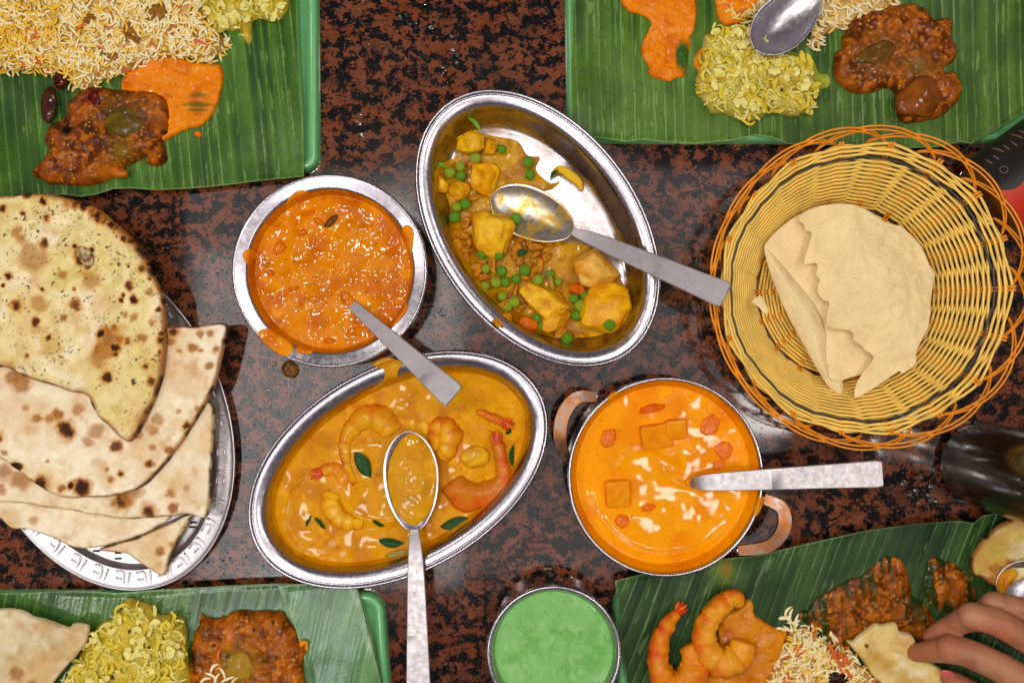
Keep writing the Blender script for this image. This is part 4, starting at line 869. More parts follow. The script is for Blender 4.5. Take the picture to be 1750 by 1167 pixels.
# pan of paneer curry
ck = c_sauce(82, G(250, 160, 0), G(240, 140, 0), G(253, 172, 6), amt=.35, scale=.02)
fill('paneer_curry', d_kar, wobble(d_kar.outline(.0425, 0), .006, 5), .0295, M_smooth, ck, zref=.0425, seed=82, bump=.0009, bumps=.030, fine=.0,
     hf=swirl(0, 0, .0325, [(1138, 815, 128, 5, .0008, 180, 330), (1190, 760, 70, 5, .0009, 200, 300), (1110, 830, 60, 6, .0008, 20, 160)]), label='bright orange paneer curry filling the two-handled pan', cat='curry')
KK = .3429
def ksp(x, y): return 930 + x * KK, 630 + y * KK
def sauce_hat(px, py, z, r): pass
for i, (x, y, rx, ry, rz, a, z, c1, c2, nm, lb, bx) in enumerate([
    (560, 335, 80, 60, .006, .15, .0330, G(242, 150, 20), G(232, 130, 10), 'paneer_cube', 'large paneer cube above the middle of the orange pan', .55),
    (655, 300, 52, 48, .0062, .12, .0336, G(244, 154, 22), G(234, 132, 10), 'paneer_cube', 'second paneer cube touching the right side of the large one in the pan', .5),
    (365, 620, 62, 66, .0058, .05, .0334, G(244, 158, 26), G(232, 130, 10), 'paneer_cube', 'square paneer cube at the lower left of the orange pan', .6),
    (540, 198, 62, 22, .003, .25, .0338, G(214, 84, 8), G(232, 110, 8), 'tomato_piece', 'curled red tomato piece at the top of the orange pan', 0),
    (825, 285, 42, 52, .003, -.4, .0334, G(236, 128, 60), G(232, 116, 24), 'tomato_piece', 'pinkish tomato lump at the upper right of the orange pan', 0),
    (322, 345, 36, 52, .003, -.4, .0334, G(236, 128, 50), G(232, 112, 20), 'tomato_piece', 'pinkish tomato lump at the upper left of the orange pan', 0),
    (895, 405, 42, 46, .003, -.3, .0332, G(234, 112, 14), G(238, 132, 40), 'tomato_piece', 'tomato lump at the right of the orange pan, below the pinkish one', 0),
    (870, 480, 38, 24, .002, .3, .0334, G(234, 112, 14), G(238, 132, 40), 'tomato_piece', 'small tomato lump just above the long spoon handle in the pan', 0),
    (388, 762, 36, 36, .002, .3, .0332, G(230, 102, 8), G(238, 122, 20), 'tomato_piece', 'tomato lump below the square paneer cube in the pan', 0),
    (520, 690, 36, 20, .002, .3, .0332, G(230, 108, 8), G(238, 122, 20), 'tomato_piece', 'small tomato lump left of the spoon foot in the pan', 0)]):
    px, py = ksp(x, y); k = KK * S * .97
    if bx:
        bm = bmesh.new(); bmesh.ops.create_cube(bm, size=2); bmesh.ops.bevel(bm, geom=bm.edges[:], offset=.28, segments=4, affect='EDGES', profile=.6); bmesh.ops.subdivide_edges(bm, edges=[e for e in bm.edges if e.calc_length() > .5], cuts=5, use_grid_fill=True)
        V = np.array([v.co[:] for v in bm.verts]); F = [[v.index for v in f.verts] for f in bm.faces]; bm.free()
        V = V * (1 + .05 * n3(V, .6, i)[:, None]) * np.array([rx * k, ry * k, rz * .8]); c_ = mixc(c1, c2, np.clip(.5 + n3(V, .006, i + 3), 0, 1))
        put(nm, mesh_np(nm, V, F, c_), M_smooth, loc=P(px, py, z - .0024), rot=(.14, .10, a), label=lb, cat='paneer', group='paneer cubes in the pan')
    else:
        chunk(nm, px, py, z - .0028, (rx * k, ry * k, rz), 70 + i, c1, c2, rotz=a, m=M_sauce, rough=.2, label=lb, cat='tomato', group='tomato lumps in the pan')
for i, pl in enumerate([[(318, 150), (325, 128), (352, 112), (376, 122), (350, 142), (330, 158)], [(196, 285), (222, 262), (232, 276), (205, 306)], [(1052, 690), (1068, 645), (1092, 636), (1094, 660), (1082, 700), (1060, 736), (1046, 724)]]):
    fill('rim_stain', d_kar, crop(pl, 930, 630, KK), 0, M_smooth, c_sauce(95 + i, G(240, 166, 18), G(226, 132, 10), G(246, 180, 40)), zref=.046, seed=95 + i, bump=.0002, h=.0006, edge=.001, smooth=3, lift=.0006, label=['yellow stain on the upper left of the pan rim', 'tiny yellow stain on the left of the pan rim, above the handle', 'yellow stain on the lower right of the pan rim, by the handle'][i], cat='stain', group='sauce stains on the pan rim')
# green chutney
fill('mint_chutney', d_bwl, d_bwl.outline(.0345, 0), .0325, M_smooth, c_sauce(83, G(134, 192, 112), G(116, 178, 94), G(154, 204, 132), spk=G(70, 130, 56), amt=.55, scale=.012), zref=.0345, seed=83, bump=.0010, bumps=.022, fine=.0,
     hf=swirl(0, 0, .0325, [(900, 1140, 50, 3, .001, 330, 60), (1010, 1130, 72, 3, .001, 140, 230)]), label='smooth pale green mint chutney in the small steel bowl', cat='chutney')

# prawn curry
PK = .3771
def pk(x, y): return 400 + x * PK, 580 + y * PK
cp = c_sauce(84, G(222, 150, 0), G(202, 124, 0), G(238, 170, 8), scale=.014, amt=.4)
polyP = wobble(d_prn.outline(.0240, 0, 96), .02, 2); _traced = crop([(165, 600), (215, 572), (265, 530), (330, 440), (430, 350), (520, 280), (610, 225), (640, 215), (720, 180), (800, 150), (900, 140), (1000, 140), (1090, 150), (1160, 152), (1220, 190), (1262, 240), (1310, 310), (1340, 390), (1345, 470), (1325, 560), (1290, 640), (1235, 735), (1170, 810), (1110, 850), (1010, 900), (940, 935),
              (880, 970), (820, 1000), (760, 1005), (640, 1015), (520, 1025), (430, 1025), (370, 1012), (300, 975), (240, 935), (200, 880), (165, 800), (150, 740), (155, 670)], 400, 580, PK)
BP = fill('prawn_curry', d_prn, polyP, .0165, M_smooth, cp, zref=.0240, seed=84, bump=.0013, bumps=.030, fine=.0,
     hf=swirl(0, 0, .0155, [(560, 880, 75, 5, .0012, 110, 260), (650, 820, 70, 5, .001, 190, 330), (850, 740, 75, 6, .0012, 300, 60)]), label='thick yellow-orange prawn curry filling the lower oval dish', cat='curry')
fill('sauce_stain', d_prn, crop([(628, 112), (640, 96), (690, 80), (745, 92), (768, 112), (745, 140), (745, 175), (800, 170), (760, 210), (700, 235), (640, 236), (600, 236), (650, 205), (682, 172), (676, 132), (650, 128)], 400, 580, PK), 0, M_smooth, c_sauce(98, G(226, 160, 24), G(210, 134, 14), G(236, 180, 60)), zref=.035, seed=98, bump=.0003, h=.0007, edge=.001,
     label='yellow sauce spill on the rim of the prawn curry dish', cat='stain')
def prawn(label, pts, tail=True, seed=1, meat=G(240, 176, 40), shell=G(226, 84, 12), group='prawns', coat=None, shellmix=1.0, tail_dir=None, m=None):
    """pts: (px,py,z,r mm) tail to head"""
    if 'bottom right leaf' in label: pts = [(a, b, c, r * 1.16) for a, b, c, r in pts]
    if coat is not None: pts = [(a, b, c - .0014, r * 1.22) for a, b, c, r in pts]
    path = spline([tuple(P(a, b, c)) + (r / 1000,) for a, b, c, r in pts], 9); n = len(path); V = []; F = []; C = []; K = 18
    ctr = np.mean([p[:3] for p in path], 0)
    loc = Vector((float(path[n // 2][0]), float(path[n // 2][1]), LZ))
    rt = thing('prawn', loc, label, 'prawn', group)
    for i, p in enumerate(path):
        q = Vector(p[:3]); t = (Vector(path[min(i + 1, n - 1)][:3]) - Vector(path[max(i - 1, 0)][:3])).normalized(); s = t.cross(Vector((0, 0, 1))).normalized(); u = s.cross(t)
        seg = (i / (n - 1) * 6.0) % 1; r = p[3] * (1 - .11 * math.exp(-((seg) / .10) ** 2) + .05 * seg)
        if i == n - 1: r *= .35
        if i == n - 2: r *= .78
        inn = Vector((ctr[0], ctr[1], q.z)) - q; sgn = 1 if inn.dot(s) > 0 else -1
        for k in range(K):
            a = 2 * math.pi * k / K; v = q + s * (r * math.cos(a)) + u * (r * .88 * math.sin(a)); v += (v - q) * (.22 * mnoise.noise(v * 110 + Vector((seed, 0, 0))) + .12 * mnoise.noise(v * 300 + Vector((seed, 0, 0)))); V.append(v)
            back = -sgn * math.cos(a); nz = mnoise.noise(v * 180 + Vector((0, seed, 0))); w_ = min(1, max(0, (.25 + .6 * back + .5 * nz + .55 * math.exp(-(seg / .20) ** 2) - .15 + .35 * mnoise.noise(v * 70 + Vector((seed * 2, 0, 3)))))) * shellmix * (1.1 - .6 * i / n)
            c = np.array(meat) * (1 - w_) + np.array(shell) * w_
            if coat is not None: k_ = min(1, max(0, .35 + 1.3 * mnoise.noise(v * 90 + Vector((0, 0, seed * 3))))); c = c * (1 - k_ * .55) + np.array(coat) * k_ * .55
            C.append(c)
    for i in range(n - 1):
        for k in range(K): k2 = (k + 1) % K; F.append([i * K + k, i * K + k2, (i + 1) * K + k2, (i + 1) * K + k])
    F.append(list(range(K))[::-1]); F.append([(n - 1) * K + k for k in range(K)])
    put('prawn_body', mesh_np('prawn_body', V, F, np.array(C)), m or M_food, parent=rt, world=True)
    if tail:
        q = Vector(path[0][:3]); t = (q - Vector(path[2][:3])).normalized(); s = t.cross(Vector((0, 0, 1))).normalized()
        for j, a in enumerate((-.42, -.14, .14, .42)):
            dr = (t * math.cos(a) + s * math.sin(a)); L = .0145 * (1 - .2 * abs(j - 1.5) / 1.5)
            pp = [q - t * .003 + dr * (L * f) + Vector((0, 0, .0006 * j)) for f in (0, .3, .6, .85, 1.05)]; VV, FF = sweep(pp, [(.0014, .001), (.0018, .0008), (.0019, .0006), (.0013, .0005), (.0003, .0003)], 8)
            cc = np.tile(np.array(G(206, 58, 14)) if j % 2 else np.array(G(226, 104, 30)), (len(VV), 1)); put('tail_blade', mesh_np('tail_blade', VV, FF, cc), M_food, parent=rt, world=True)
    return rt
GP = 'prawns in the oval dish'
Z = .0165
prawn('long curved orange prawn directly left of the spoon bowl in the curry dish', [pk(548, 655) + (.017, 2.6), pk(508, 560) + (.0185, 3.6), pk(505, 470) + (.0185, 4.6), pk(545, 390) + (.018, 6.5), pk(620, 345) + (.018, 8.4), pk(690, 380) + (.0165, 9.4), pk(720, 410) + (.014, 8)], tail=False, seed=1, group=GP, coat=G(222, 138, 14), shell=G(200, 74, 8), meat=G(236, 168, 24), m=M_sauce)
prawn('prawn at the left end of the curry dish, red tail fan pointing left', [pk(400, 600) + (.0195, 3.6), pk(450, 585) + (.0185, 4.6), pk(490, 610) + (.0165, 5.2), pk(500, 660) + (.014, 5)], seed=2, group=GP, coat=G(222, 138, 14), shell=G(222, 86, 10), meat=G(238, 150, 24), m=M_sauce)
prawn('yellow curled prawn at the lower left of the curry dish', [pk(585, 835) + (.0165, 3.8), pk(520, 830) + (.0185, 5.8), pk(465, 800) + (.0195, 6.6), pk(436, 745) + (.0190, 7.0), pk(448, 690) + (.0165, 6)], tail=False, seed=3, group=GP, coat=G(222, 138, 14), shell=G(226, 120, 10), meat=G(246, 186, 26), m=M_sauce)
prawn('large prawn right of the spoon in the curry dish, dark red tail upward', [pk(1195, 470) + (.0225, 4.0), pk(1215, 555) + (.0215, 4.6), pk(1215, 640) + (.0205, 5.6), pk(1140, 700) + (.0190, 8.6), pk(1040, 700) + (.0180, 10.6), pk(985, 640) + (.0165, 9)], seed=4, group=GP, coat=G(206, 120, 20), shell=G(220, 60, 6), meat=G(214, 122, 26), m=M_sauce)
prawn('yellow and orange prawn just right of the spoon tip in the curry dish', [pk(905, 500) + (.0160, 4.6), pk(925, 400) + (.0180, 7.0), pk(975, 420) + (.0190, 8.4), pk(965, 500) + (.0190, 6.8), pk(935, 535) + (.0175, 5)], tail=False, seed=5, group=GP, coat=G(222, 138, 14), shell=G(214, 76, 6), meat=G(242, 178, 26), m=M_sauce)
prawn('thin red prawn tail at the upper right of the curry dish', [pk(1215, 372) + (.0205, 2.6), pk(1160, 350) + (.0205, 3.2), pk(1095, 325) + (.0180, 2.4)], seed=6, group=GP, coat=G(222, 138, 14), shell=G(206, 66, 10), meat=G(226, 110, 20), m=M_sauce)
chunk('prawn_meat', *pk(1090, 535), .0190, (.0125, .0095, .0055), 33, G(240, 186, 28), G(212, 140, 20), rotz=.2, m=M_sauce, label='yellow chunk of meat in front of the large prawn, right of the spoon', cat='prawn meat')
chunk('prawn_meat', *pk(860, 400), .0165, (.0050, .0060, .003), 34, G(240, 186, 48), G(226, 150, 20), m=M_sauce, label='small yellow scrap above the spoon tip in the curry dish', cat='prawn meat')
def herb(px, py, z, L, wd, ang, label, group, seed=0, mat_=None, dish=None, name='herb_leaf', cat='herb leaf'):
    n = 10; V = []; F = []; c = P(px, py, z)
    for i in range(n + 1):
        q = i / n; hw = wd / 2 * math.sin(math.pi * min(1, q * 1.02 + .01)) ** .7 + .0001
        for j, a in enumerate((-1, -.5, 0, .5, 1)): V.append(((q - .5) * L, hw * a + .0010 * math.sin(q * 4 + seed), .0010 * abs(a) + .0012 * math.sin(q * 3.1 + seed) + .0004 * math.sin(q * 16 + a * 3)))
    for i in range(n):
        for j in range(4): a = i * 5 + j; F.append([a, a + 1, a + 6, a + 5])
    o = put(name, mesh_np(name, V, F), mat_ or M_herb, loc=c, rot=(0, 0, ang), label=label, cat=cat, group=group)
    md = o.modifiers.new('t', 'SOLIDIFY'); md.thickness = .0004
    return o
GH = 'herb leaves in the prawn curry'
for x, y, L, wd, a, lb in [(585, 568, 132, 62, -.95, 'dark green herb leaf left of the spoon bowl in the prawn curry'), (1010, 832, 150, 52, .15, 'dark green herb leaf at the lower right of the prawn curry'), (712, 918, 112, 40, -.05, 'dark herb leaf near the bottom, left of the spoon neck in the prawn curry'),
                           (1262, 525, 100, 22, 1.45, 'narrow green herb leaf near the right end of the prawn curry'), (1241, 410, 42, 24, 1.2, 'tiny green herb leaf above the large prawn tail'), (655, 832, 60, 18, -.3, 'small herb leaf beside the lower left of the spoon bowl'),
                           (390, 832, 70, 18, -.7, 'thin green herb leaf at the lower left of the prawn curry'), (340, 820, 50, 12, 1.4, 'sliver of herb at the far lower left of the prawn curry'), (1205, 745, 120, 26, .9, 'olive green herb strip at the lower right edge of the prawn curry'), (760, 975, 150, 30, .05, 'olive herb strip under the spoon neck in the prawn curry')]:
    herb(*pk(x, y), .0182, L * PK * S, wd * PK * S, a, lb, GH, seed=x, mat_=M_herb if 'olive' not in lb else matte('olive_herb', G(140, 124, 14), rough=.3, coat=.4))
# gravy lying in the spoon bowl
blob('spoon_gravy', [(698, 741), (716, 744), (734, 762), (746, 790), (749, 820), (744, 850), (731, 878), (714, 894), (698, 892), (680, 874), (668, 846), (663, 815), (667, 785), (680, 758)], .0262, .0022, M_smooth, base=lambda x, y: .0275 + (-.075 - y) * .05, edge=.010, colf=c_sauce(86, G(214, 146, 12), G(190, 128, 8), G(232, 168, 30), amt=.3), bump=.0004, seed=86, res=.0006,
     label='yellow gravy filling the bowl of the spoon in the prawn curry', cat='gravy')

# sauce clinging to the spoons
blob('clinging_sauce', [(583, 500), (592, 498), (600, 506), (610, 516), (612, 524), (604, 530), (594, 524), (584, 514)], .043, .0016, M_lumpy, edge=.003, bump=.0005, bumps=.004, colf=c_sauce(106, G(216, 116, 0), G(190, 86, 0), G(234, 140, 6)), seed=106, rag=.0008, base=lambda x, y: np.full_like(x, .0425), label='orange sauce clinging to the foot of the spoon handle in the round dish', cat='sauce')
blob('clinging_sauce', [(1176, 818), (1190, 815), (1204, 817), (1208, 824), (1205, 833), (1192, 836), (1178, 834), (1172, 826)], .034, .0016, M_smooth, edge=.003, bump=.0004, bumps=.004, colf=c_sauce(107, G(248, 156, 0), G(236, 136, 0), G(252, 172, 6)), seed=107, rag=.0008, base=lambda x, y: np.full_like(x, .0330), label='orange sauce clinging to the foot of the long spoon handle in the pan', cat='sauce')
# potato and pea curry
QK = .4285
def qk(x, y): return 700 + x * QK, 140 + y * QK
M_film = matte('thin_gravy', rough=0.4, spec=.02, coat=0.22, coat_rough=0.03, bump=[(90, 0.0005, 1)], vary=(0.88, 1.08, 120))
M_stain = matte('yellow_oil_film', lin(206, 150, 24), rough=0.16, coat=0.6, vary=(0.7, 1.15, 120)); M_stain.node_tree.nodes['Principled BSDF'].inputs['Alpha'].default_value = 0.36
def alpha_noise(m, lo, hi, scale):
    nt = m.node_tree; b = nt.nodes['Principled BSDF']; n = noise_n(nt, scale, 5, 0.65); r = ramp(nt, n.outputs[0], [(.34, lo), (.68, hi)]); link(nt, r.outputs[0], b.inputs['Alpha'])
alpha_noise(M_stain, .03, .5, 42); alpha_noise(M_film, .86, 1.0, 60)
fill('oil_film', d_pot, crop([(170, 170), (260, 130), (380, 125), (470, 165), (560, 260), (640, 340), (720, 400), (780, 500), (840, 600), (880, 690), (920, 800), (925, 900), (890, 990), (820, 1050), (700, 1075), (580, 1050), (470, 1000), (360, 930), (260, 830), (180, 700), (120, 560), (90, 420), (90, 300), (120, 220)], 700, 140, QK), .0041, M_stain, None, lift=.0003, zref=.008, seed=87, bump=0, fine=0, h=.0001,
     label='thin yellow oil film smeared over the inside of the potato dish', cat='oil film')
TG = fill('thin_gravy', d_pot, crop([(205, 215), (260, 200), (340, 215), (430, 235), (470, 290), (520, 300), (505, 350), (560, 400), (600, 395), (560, 430), (480, 430), (420, 420), (470, 520), (560, 620), (640, 640), (700, 650), (770, 690), (830, 760), (868, 850), (868, 920), (830, 980), (760, 1010), (690, 1020), (600, 1025), (520, 1000), (430, 960), (350, 890), (270, 810), (210, 720), (165, 610), (160, 500), (140, 440), (110, 430), (105, 380), (130, 330), (190, 290)], 700, 140, QK), .0052, M_film,
     c_sauce(88, G(218, 156, 6), G(184, 118, 4), G(236, 180, 24), amt=.6, scale=.010), lift=.0009, zref=.008, seed=88, bump=.0010, bumps=.008, fine=.00010, edge=.002, label='thin brown-yellow gravy with onion shreds under the potatoes and peas', cat='gravy')
YP1, YP2 = G(250, 198, 34), G(218, 136, 6)
def potato(x, y, rx, ry, rz, z, a, lb, seed, c1=YP1, c2=YP2, cuts=11, nm='potato_chunk', cat='potato', cut=.58, rough=.09, group='potato chunks in the oval dish'):
    px, py = qk(x, y); k = QK * S * .98; c = P(px, py, z); zz = float(d_pot.surf(np.array([c.x]), np.array([c.y]))[0]) + rz * .62
    if nm == 'onion_shred': return chunk(nm, px, py, max(z, zz), (rx * k, ry * k, rz), seed, c1, c2, cuts=cuts, rotz=a, cut=cut, rough=rough, parent=TG.o)
    return chunk(nm, px, py, max(z, zz), (rx * k * 1.12, ry * k * 1.12, rz), seed, c1, c2, cuts=cuts, rotz=a, cut=cut, rough=rough, label=lb, cat=cat, group=group)
potato(335, 590, 108, 92, .014, .016, -.5, 'largest potato chunk, lying against the spoon bowl', 101)
potato(735, 745, 104, 72, .012, .014, -.3, 'potato chunk under the spoon handle in the oval dish', 102, c1=G(250, 200, 90))
potato(775, 905, 112, 92, .013, .015, .5, 'bright potato chunk at the lower right end of the oval dish', 103, c1=G(252, 190, 10), cut=.74)
potato(545, 880, 112, 66, .012, .013, -.35, 'long potato chunk at the bottom middle of the oval dish', 104)
potato(575, 950, 66, 46, .011, .014, .4, 'small yellow potato piece against the long chunk, bottom middle', 105, c1=G(238, 170, 14))
potato(295, 385, 66, 74, .010, .012, .3, 'potato chunk left of the spoon, below the cauliflower', 106, c1=G(252, 184, 12))
potato(190, 430, 48, 40, .009, .011, .2, 'small yellow cauliflower stem at the left wall of the oval dish', 107, nm='cauliflower_piece', cat='cauliflower', c1=G(238, 180, 30), group='cauliflower pieces in the oval dish')
potato(128, 405, 24, 36, .006, .012, .2, 'tiny yellow piece at the far left wall of the oval dish', 108, nm='cauliflower_piece', cat='cauliflower', group='cauliflower pieces in the oval dish')
potato(245, 245, 62, 52, .010, .013, .2, 'yellow cauliflower floret at the top of the oval dish', 109, nm='cauliflower_piece', cat='cauliflower', c1=G(240, 184, 12), c2=G(222, 156, 12), rough=.18, group='cauliflower pieces in the oval dish')
potato(322, 262, 34, 32, .008, .012, .1, 'yellow cauliflower stem between the top floret and a pea', 110, nm='cauliflower_piece', cat='cauliflower', c1=G(238, 180, 16), group='cauliflower pieces in the oval dish')
potato(468, 970, 44, 30, .006, .010, -.3, 'orange carrot piece at the bottom left of the oval dish', 111, nm='carrot_piece', cat='carrot', c1=G(222, 108, 10), c2=G(196, 80, 8), group='orange pieces in the oval dish')
potato(662, 828, 34, 24, .006, .014, -.3, 'orange tomato piece below the middle potato chunk', 112, nm='tomato_piece', cat='tomato', c1=G(222, 108, 10), c2=G(206, 90, 8), group='orange pieces in the oval dish')
rs = random.Random(8)
SC = [(480, 640), (500, 690), (440, 700), (470, 740), (520, 620), (455, 780), (420, 690), (225, 700), (250, 740), (205, 610), (270, 760), (195, 650), (390, 940), (365, 890), (540, 640), (230, 560), (300, 740), (600, 1000), (680, 1010), (255, 330), (420, 840), (495, 760), (260, 460), (350, 960), (500, 660), (240, 640), (215, 670), (280, 780), (330, 720), (430, 660), (460, 620), (545, 700), (520, 730), (440, 900)]
for i, (x, y) in enumerate(SC):
    potato(x, y, rs.uniform(22, 46), rs.uniform(10, 20), .0035, .009 + rs.random() * .004, rs.uniform(0, 3), 'orange cooked shred among the peas and potatoes in the oval dish', 130 + i, c1=G(220, 148, 24), c2=G(172, 96, 12), nm='onion_shred', cat='cooked onion', rough=.3, cuts=4, group='cooked shreds in the oval dish')
strip = spline([tuple(P(*qk(a, b), z)) for a, b, z in [(565, 372, .012), (600, 350, .014), (640, 372, .014), (672, 400, .013), (685, 430, .011)]], 6)
V, F = sweep(strip, [(.0012 + .0028 * math.sin(math.pi * (i + 1) / (len(strip) + 1)), .0016) for i in range(len(strip))], 10)
put('cauliflower_piece', mesh_np('cauliflower_piece', V, F, np.tile(np.array(G(236, 184, 20)), (len(V), 1))), M_food, world=True, label='curved yellow strip alone on the bare steel, upper right of the spoon', cat='cauliflower', group='cauliflower pieces in the oval dish')
herb(*qk(582, 366), .0135, .012, .003, .7, 'dark herb on the curved yellow strip in the oval dish', None)
herb(*qk(262, 172), .021, .017, .0034, -.75, 'green herb sprig above the cauliflower floret', 'green sprigs in the oval dish', mat_=M_pea)
herb(*qk(125, 336), .017, .012, .0034, -.1, 'green herb sprig at the left wall of the oval dish', 'green sprigs in the oval dish', mat_=M_pea)
herb(*qk(450, 684), .019, .010, .006, .6, 'dark herb leaf on the shreds below the spoon bowl', None)
V, F = sweep([P(*qk(560, 775), .0195), P(*qk(566, 800), .020), P(*qk(572, 832), .0185)], [(.0018, .0008)] * 3, 8); put('herb_stalk', mesh_np('herb_stalk', V, F, np.tile(np.array(G(180, 140, 30)), (len(V), 1))), M_food, world=True, label='short pale herb stalk lying across a pea in the oval dish', cat='herb stalk')
PV, PF = ICO3; nz = n3(PV, .5, 3); PVn = PV * (1 + .16 * nz[:, None]); PVn[:, 2] -= .10 * np.exp(-((PV[:, 0] ** 2 + PV[:, 1] ** 2) / .05)) * (PV[:, 2] > 0)
pea_me = mesh_np('pea', PVn, PF); pea_me.materials.append(M_pea); pea_me2 = mesh_np('pea', PVn, PF); pea_me2.materials.append(M_pea2)
peas = [(368, 270, 0, 'pea right of the top cauliflower floret'), (473, 320, 0, 'upper pea of the pair above the spoon bowl'), (480, 370, 0, 'lower pea of the pair above the spoon bowl'), (202, 338, 1, 'pale round pea in the cluster at the left wall, right one'), (160, 362, 1, 'wrinkled pale pea at the left wall'),
        (205, 374, 0, 'small pea tucked below the pale cluster at the left wall'), (188, 500, 1, 'upper pea of the pair left of the largest potato'), (180, 540, 0, 'lower pea of the pair left of the largest potato'), (222, 487, 0, 'small pea above and right of the pair beside the largest potato'), (425, 543, 0, 'pea sitting inside the spoon bowl'),
        (300, 815, 1, 'leftmost pea of the lower left row'), (345, 800, 1, 'pale pea in the lower left row'), (382, 798, 0, 'pea in the lower left row, beside the pale one'), (425, 785, 0, 'pea right of the lower left row'), (460, 752, 0, 'pea among the shreds below the spoon bowl'), (368, 755, 0, 'pea above the lower left row'),
        (370, 855, 1, 'pale pea below the lower left row'), (388, 895, 1, 'large pale pea near the lower left wall'), (418, 878, 1, 'pale pea touching the left end of the long potato chunk'), (560, 768, 0, 'pea at the middle, under the pale stalk'), (590, 797, 1, 'pale pea right of the pale stalk'), (512, 790, 1, 'pale pea left of the pale stalk'),
        (698, 852, 0, 'pea at the upper left side of the bright potato chunk'), (655, 862, 0, 'small pea right of the long potato chunk'), (678, 892, 1, 'small pale pea between the long and the bright potato chunks'), (665, 932, 0, 'speckled pea between the two lower potato chunks'), (525, 975, 0, 'pea below the long potato chunk'),
        (628, 1022, 0, 'lowest pea in the oval dish'), (797, 970, 0, 'pea on the bright potato chunk at lower right'), (290, 685, 0, 'left pea of three under the largest potato'), (322, 695, 0, 'middle pea of three under the largest potato'), (355, 690, 0, 'right pea of three under the largest potato'), (505, 945, 0, 'dark pea hidden beside the lowest potato pieces'),
        (305, 745, 1, 'pale pea half covered by shreds at lower left'), (262, 305, 1, 'pale pea below the top cauliflower floret')]
for i, (x, y, k, lb) in enumerate(peas):
    r = .0051 * (.78 + .26 * ((i * 37) % 10) / 10) ; px, py = qk(x, y); c = P(px, py, .012); zz = float(d_pot.surf(np.array([c.x]), np.array([c.y]))[0]) + r * .95
    z = max(zz, .012 + .003 * ((i * 13) % 5) / 5)
    if x in (425,) and y == 543: z = .0185
    if x == 797: z = .0285
    o = put('pea', pea_me2 if k else pea_me, loc=P(px, py, z), rot=(i * .7, i * .37, i), label=lb, cat='pea', group='peas in the oval dish'); o.scale = (r, r, r * .95)

# ------------------------------------------------------------------ BOTTOM RIGHT PLATE
prawn('left prawn on the bottom right leaf, red tail pointing up', [(1157, 1046, .027, 3.6), (1140, 1068, .030, 5.6), (1127, 1100, .032, 7.0), (1126, 1140, .033, 8.2), (1146, 1170, .032, 10), (1176, 1162, .032, 11), (1190, 1130, .030, 10), (1178, 1098, .027, 8)], seed=7, group='prawns on the bottom right leaf', meat=G(230, 136, 22), shell=G(216, 62, 10))
prawn('right prawn on the bottom right leaf, curled in orange gravy', [(1268, 1024, .030, 5.4), (1246, 1024, .033, 6.6), (1220, 1046, .034, 7.6), (1205, 1076, .034, 8.6), (1208, 1112, .033, 9.8), (1232, 1132, .032, 10.8), (1262, 1124, .030, 10.4), (1272, 1094, .027, 9)], tail=False, seed=8, group='prawns on the bottom right leaf', meat=G(236, 158, 28), shell=G(222, 92, 12))
def cC(p): return crop(p, 1180, 920, .2514)
heap('gravy_pool', cC([(-60, 1250), (-40, 1000), (60, 930), (180, 890), (200, 560), (330, 480), (390, 415), (430, 430), (440, 520), (500, 560), (560, 596), (620, 620), (655, 650), (640, 720), (610, 800), (560, 900), (520, 1000), (500, 1250)]), .0045, M_sauce, c_sauce(101, G(222, 136, 14), G(196, 104, 8), G(236, 162, 40)), None, edge=.003, bump=.0022, bumps=.009, seed=101,
     label='yellow-orange gravy around the two prawns on the bottom right leaf', cat='gravy')
def streak(seed, keep=.0):
    c0 = c_brown(seed, G(92, 42, 8), G(150, 78, 14), G(204, 112, 20))
    def f(x, y, d, h):
        C = c0(x, y, d, h); ca, sa = math.cos(-.36), math.sin(-.36); s = (x * ca + y * sa); L = -x * sa + y * ca
        s2 = s + L * .55
        m = vn(s2 / .0042, L / .03, seed + 2) * .6 + fbm(x, y, .006, 3, seed + 3) * .4; k = 1 - sstep(.0, .022, d) * .55
        return mixc(C, G(26, 52, 14), sstep(.50, .62, m) * .95 * np.clip(k + keep, 0, 1))
    return f
heap('brown_curry_smear', cC([(745, 500), (800, 490), (850, 430), (900, 390), (950, 360), (1010, 330), (1080, 290), (1150, 270), (1210, 230), (1280, 170), (1340, 128), (1420, 140), (1470, 200), (1500, 300), (1520, 400), (1600, 440), (1650, 520), (1700, 600), (1640, 700), (1500, 760), (1300, 700), (1150, 700), (1090, 720), (1050, 780), (1000, 760), (960, 700), (900, 640), (820, 590), (760, 560)]), .0022, M_chunky, streak(102), None, edge=.012, bump=.003, bumps=.007, fine=.0007, seed=102,
     label='brown curry smeared over the leaf above the torn naan and rice', cat='curry', group='brown curry smears by the hand')
heap('brown_curry_smear', [(1586, 966), (1600, 956), (1622, 960), (1640, 968), (1655, 985), (1668, 1010), (1672, 1030), (1660, 1050), (1640, 1056), (1612, 1044), (1592, 1030), (1580, 1000)], .0020, M_chunky, streak(103, .1), None, edge=.008, bump=.0028, bumps=.007, fine=.0007, seed=103,
     label='oily brown curry remains on the leaf directly above the fingers', cat='curry', group='brown curry smears by the hand')
t = thing('rice_heap', P(1390, 1130, .0165), 'white rice with orange shreds at the bottom edge, left of the torn naan', 'rice', 'rice servings')
B = heap('rice_bed', cC([(655, 650), (740, 620), (840, 620), (880, 680), (920, 730), (1000, 770), (1100, 780), (1150, 850), (1230, 940), (1290, 1010), (1300, 1250), (420, 1250), (480, 1000), (540, 930), (600, 860), (640, 770)]), .009, M_bread, c_sauce(34, G(206, 160, 84), G(150, 84, 20), G(222, 180, 96)), t, edge=.011, bump=.003, bumps=.016, fine=.001, seed=34)
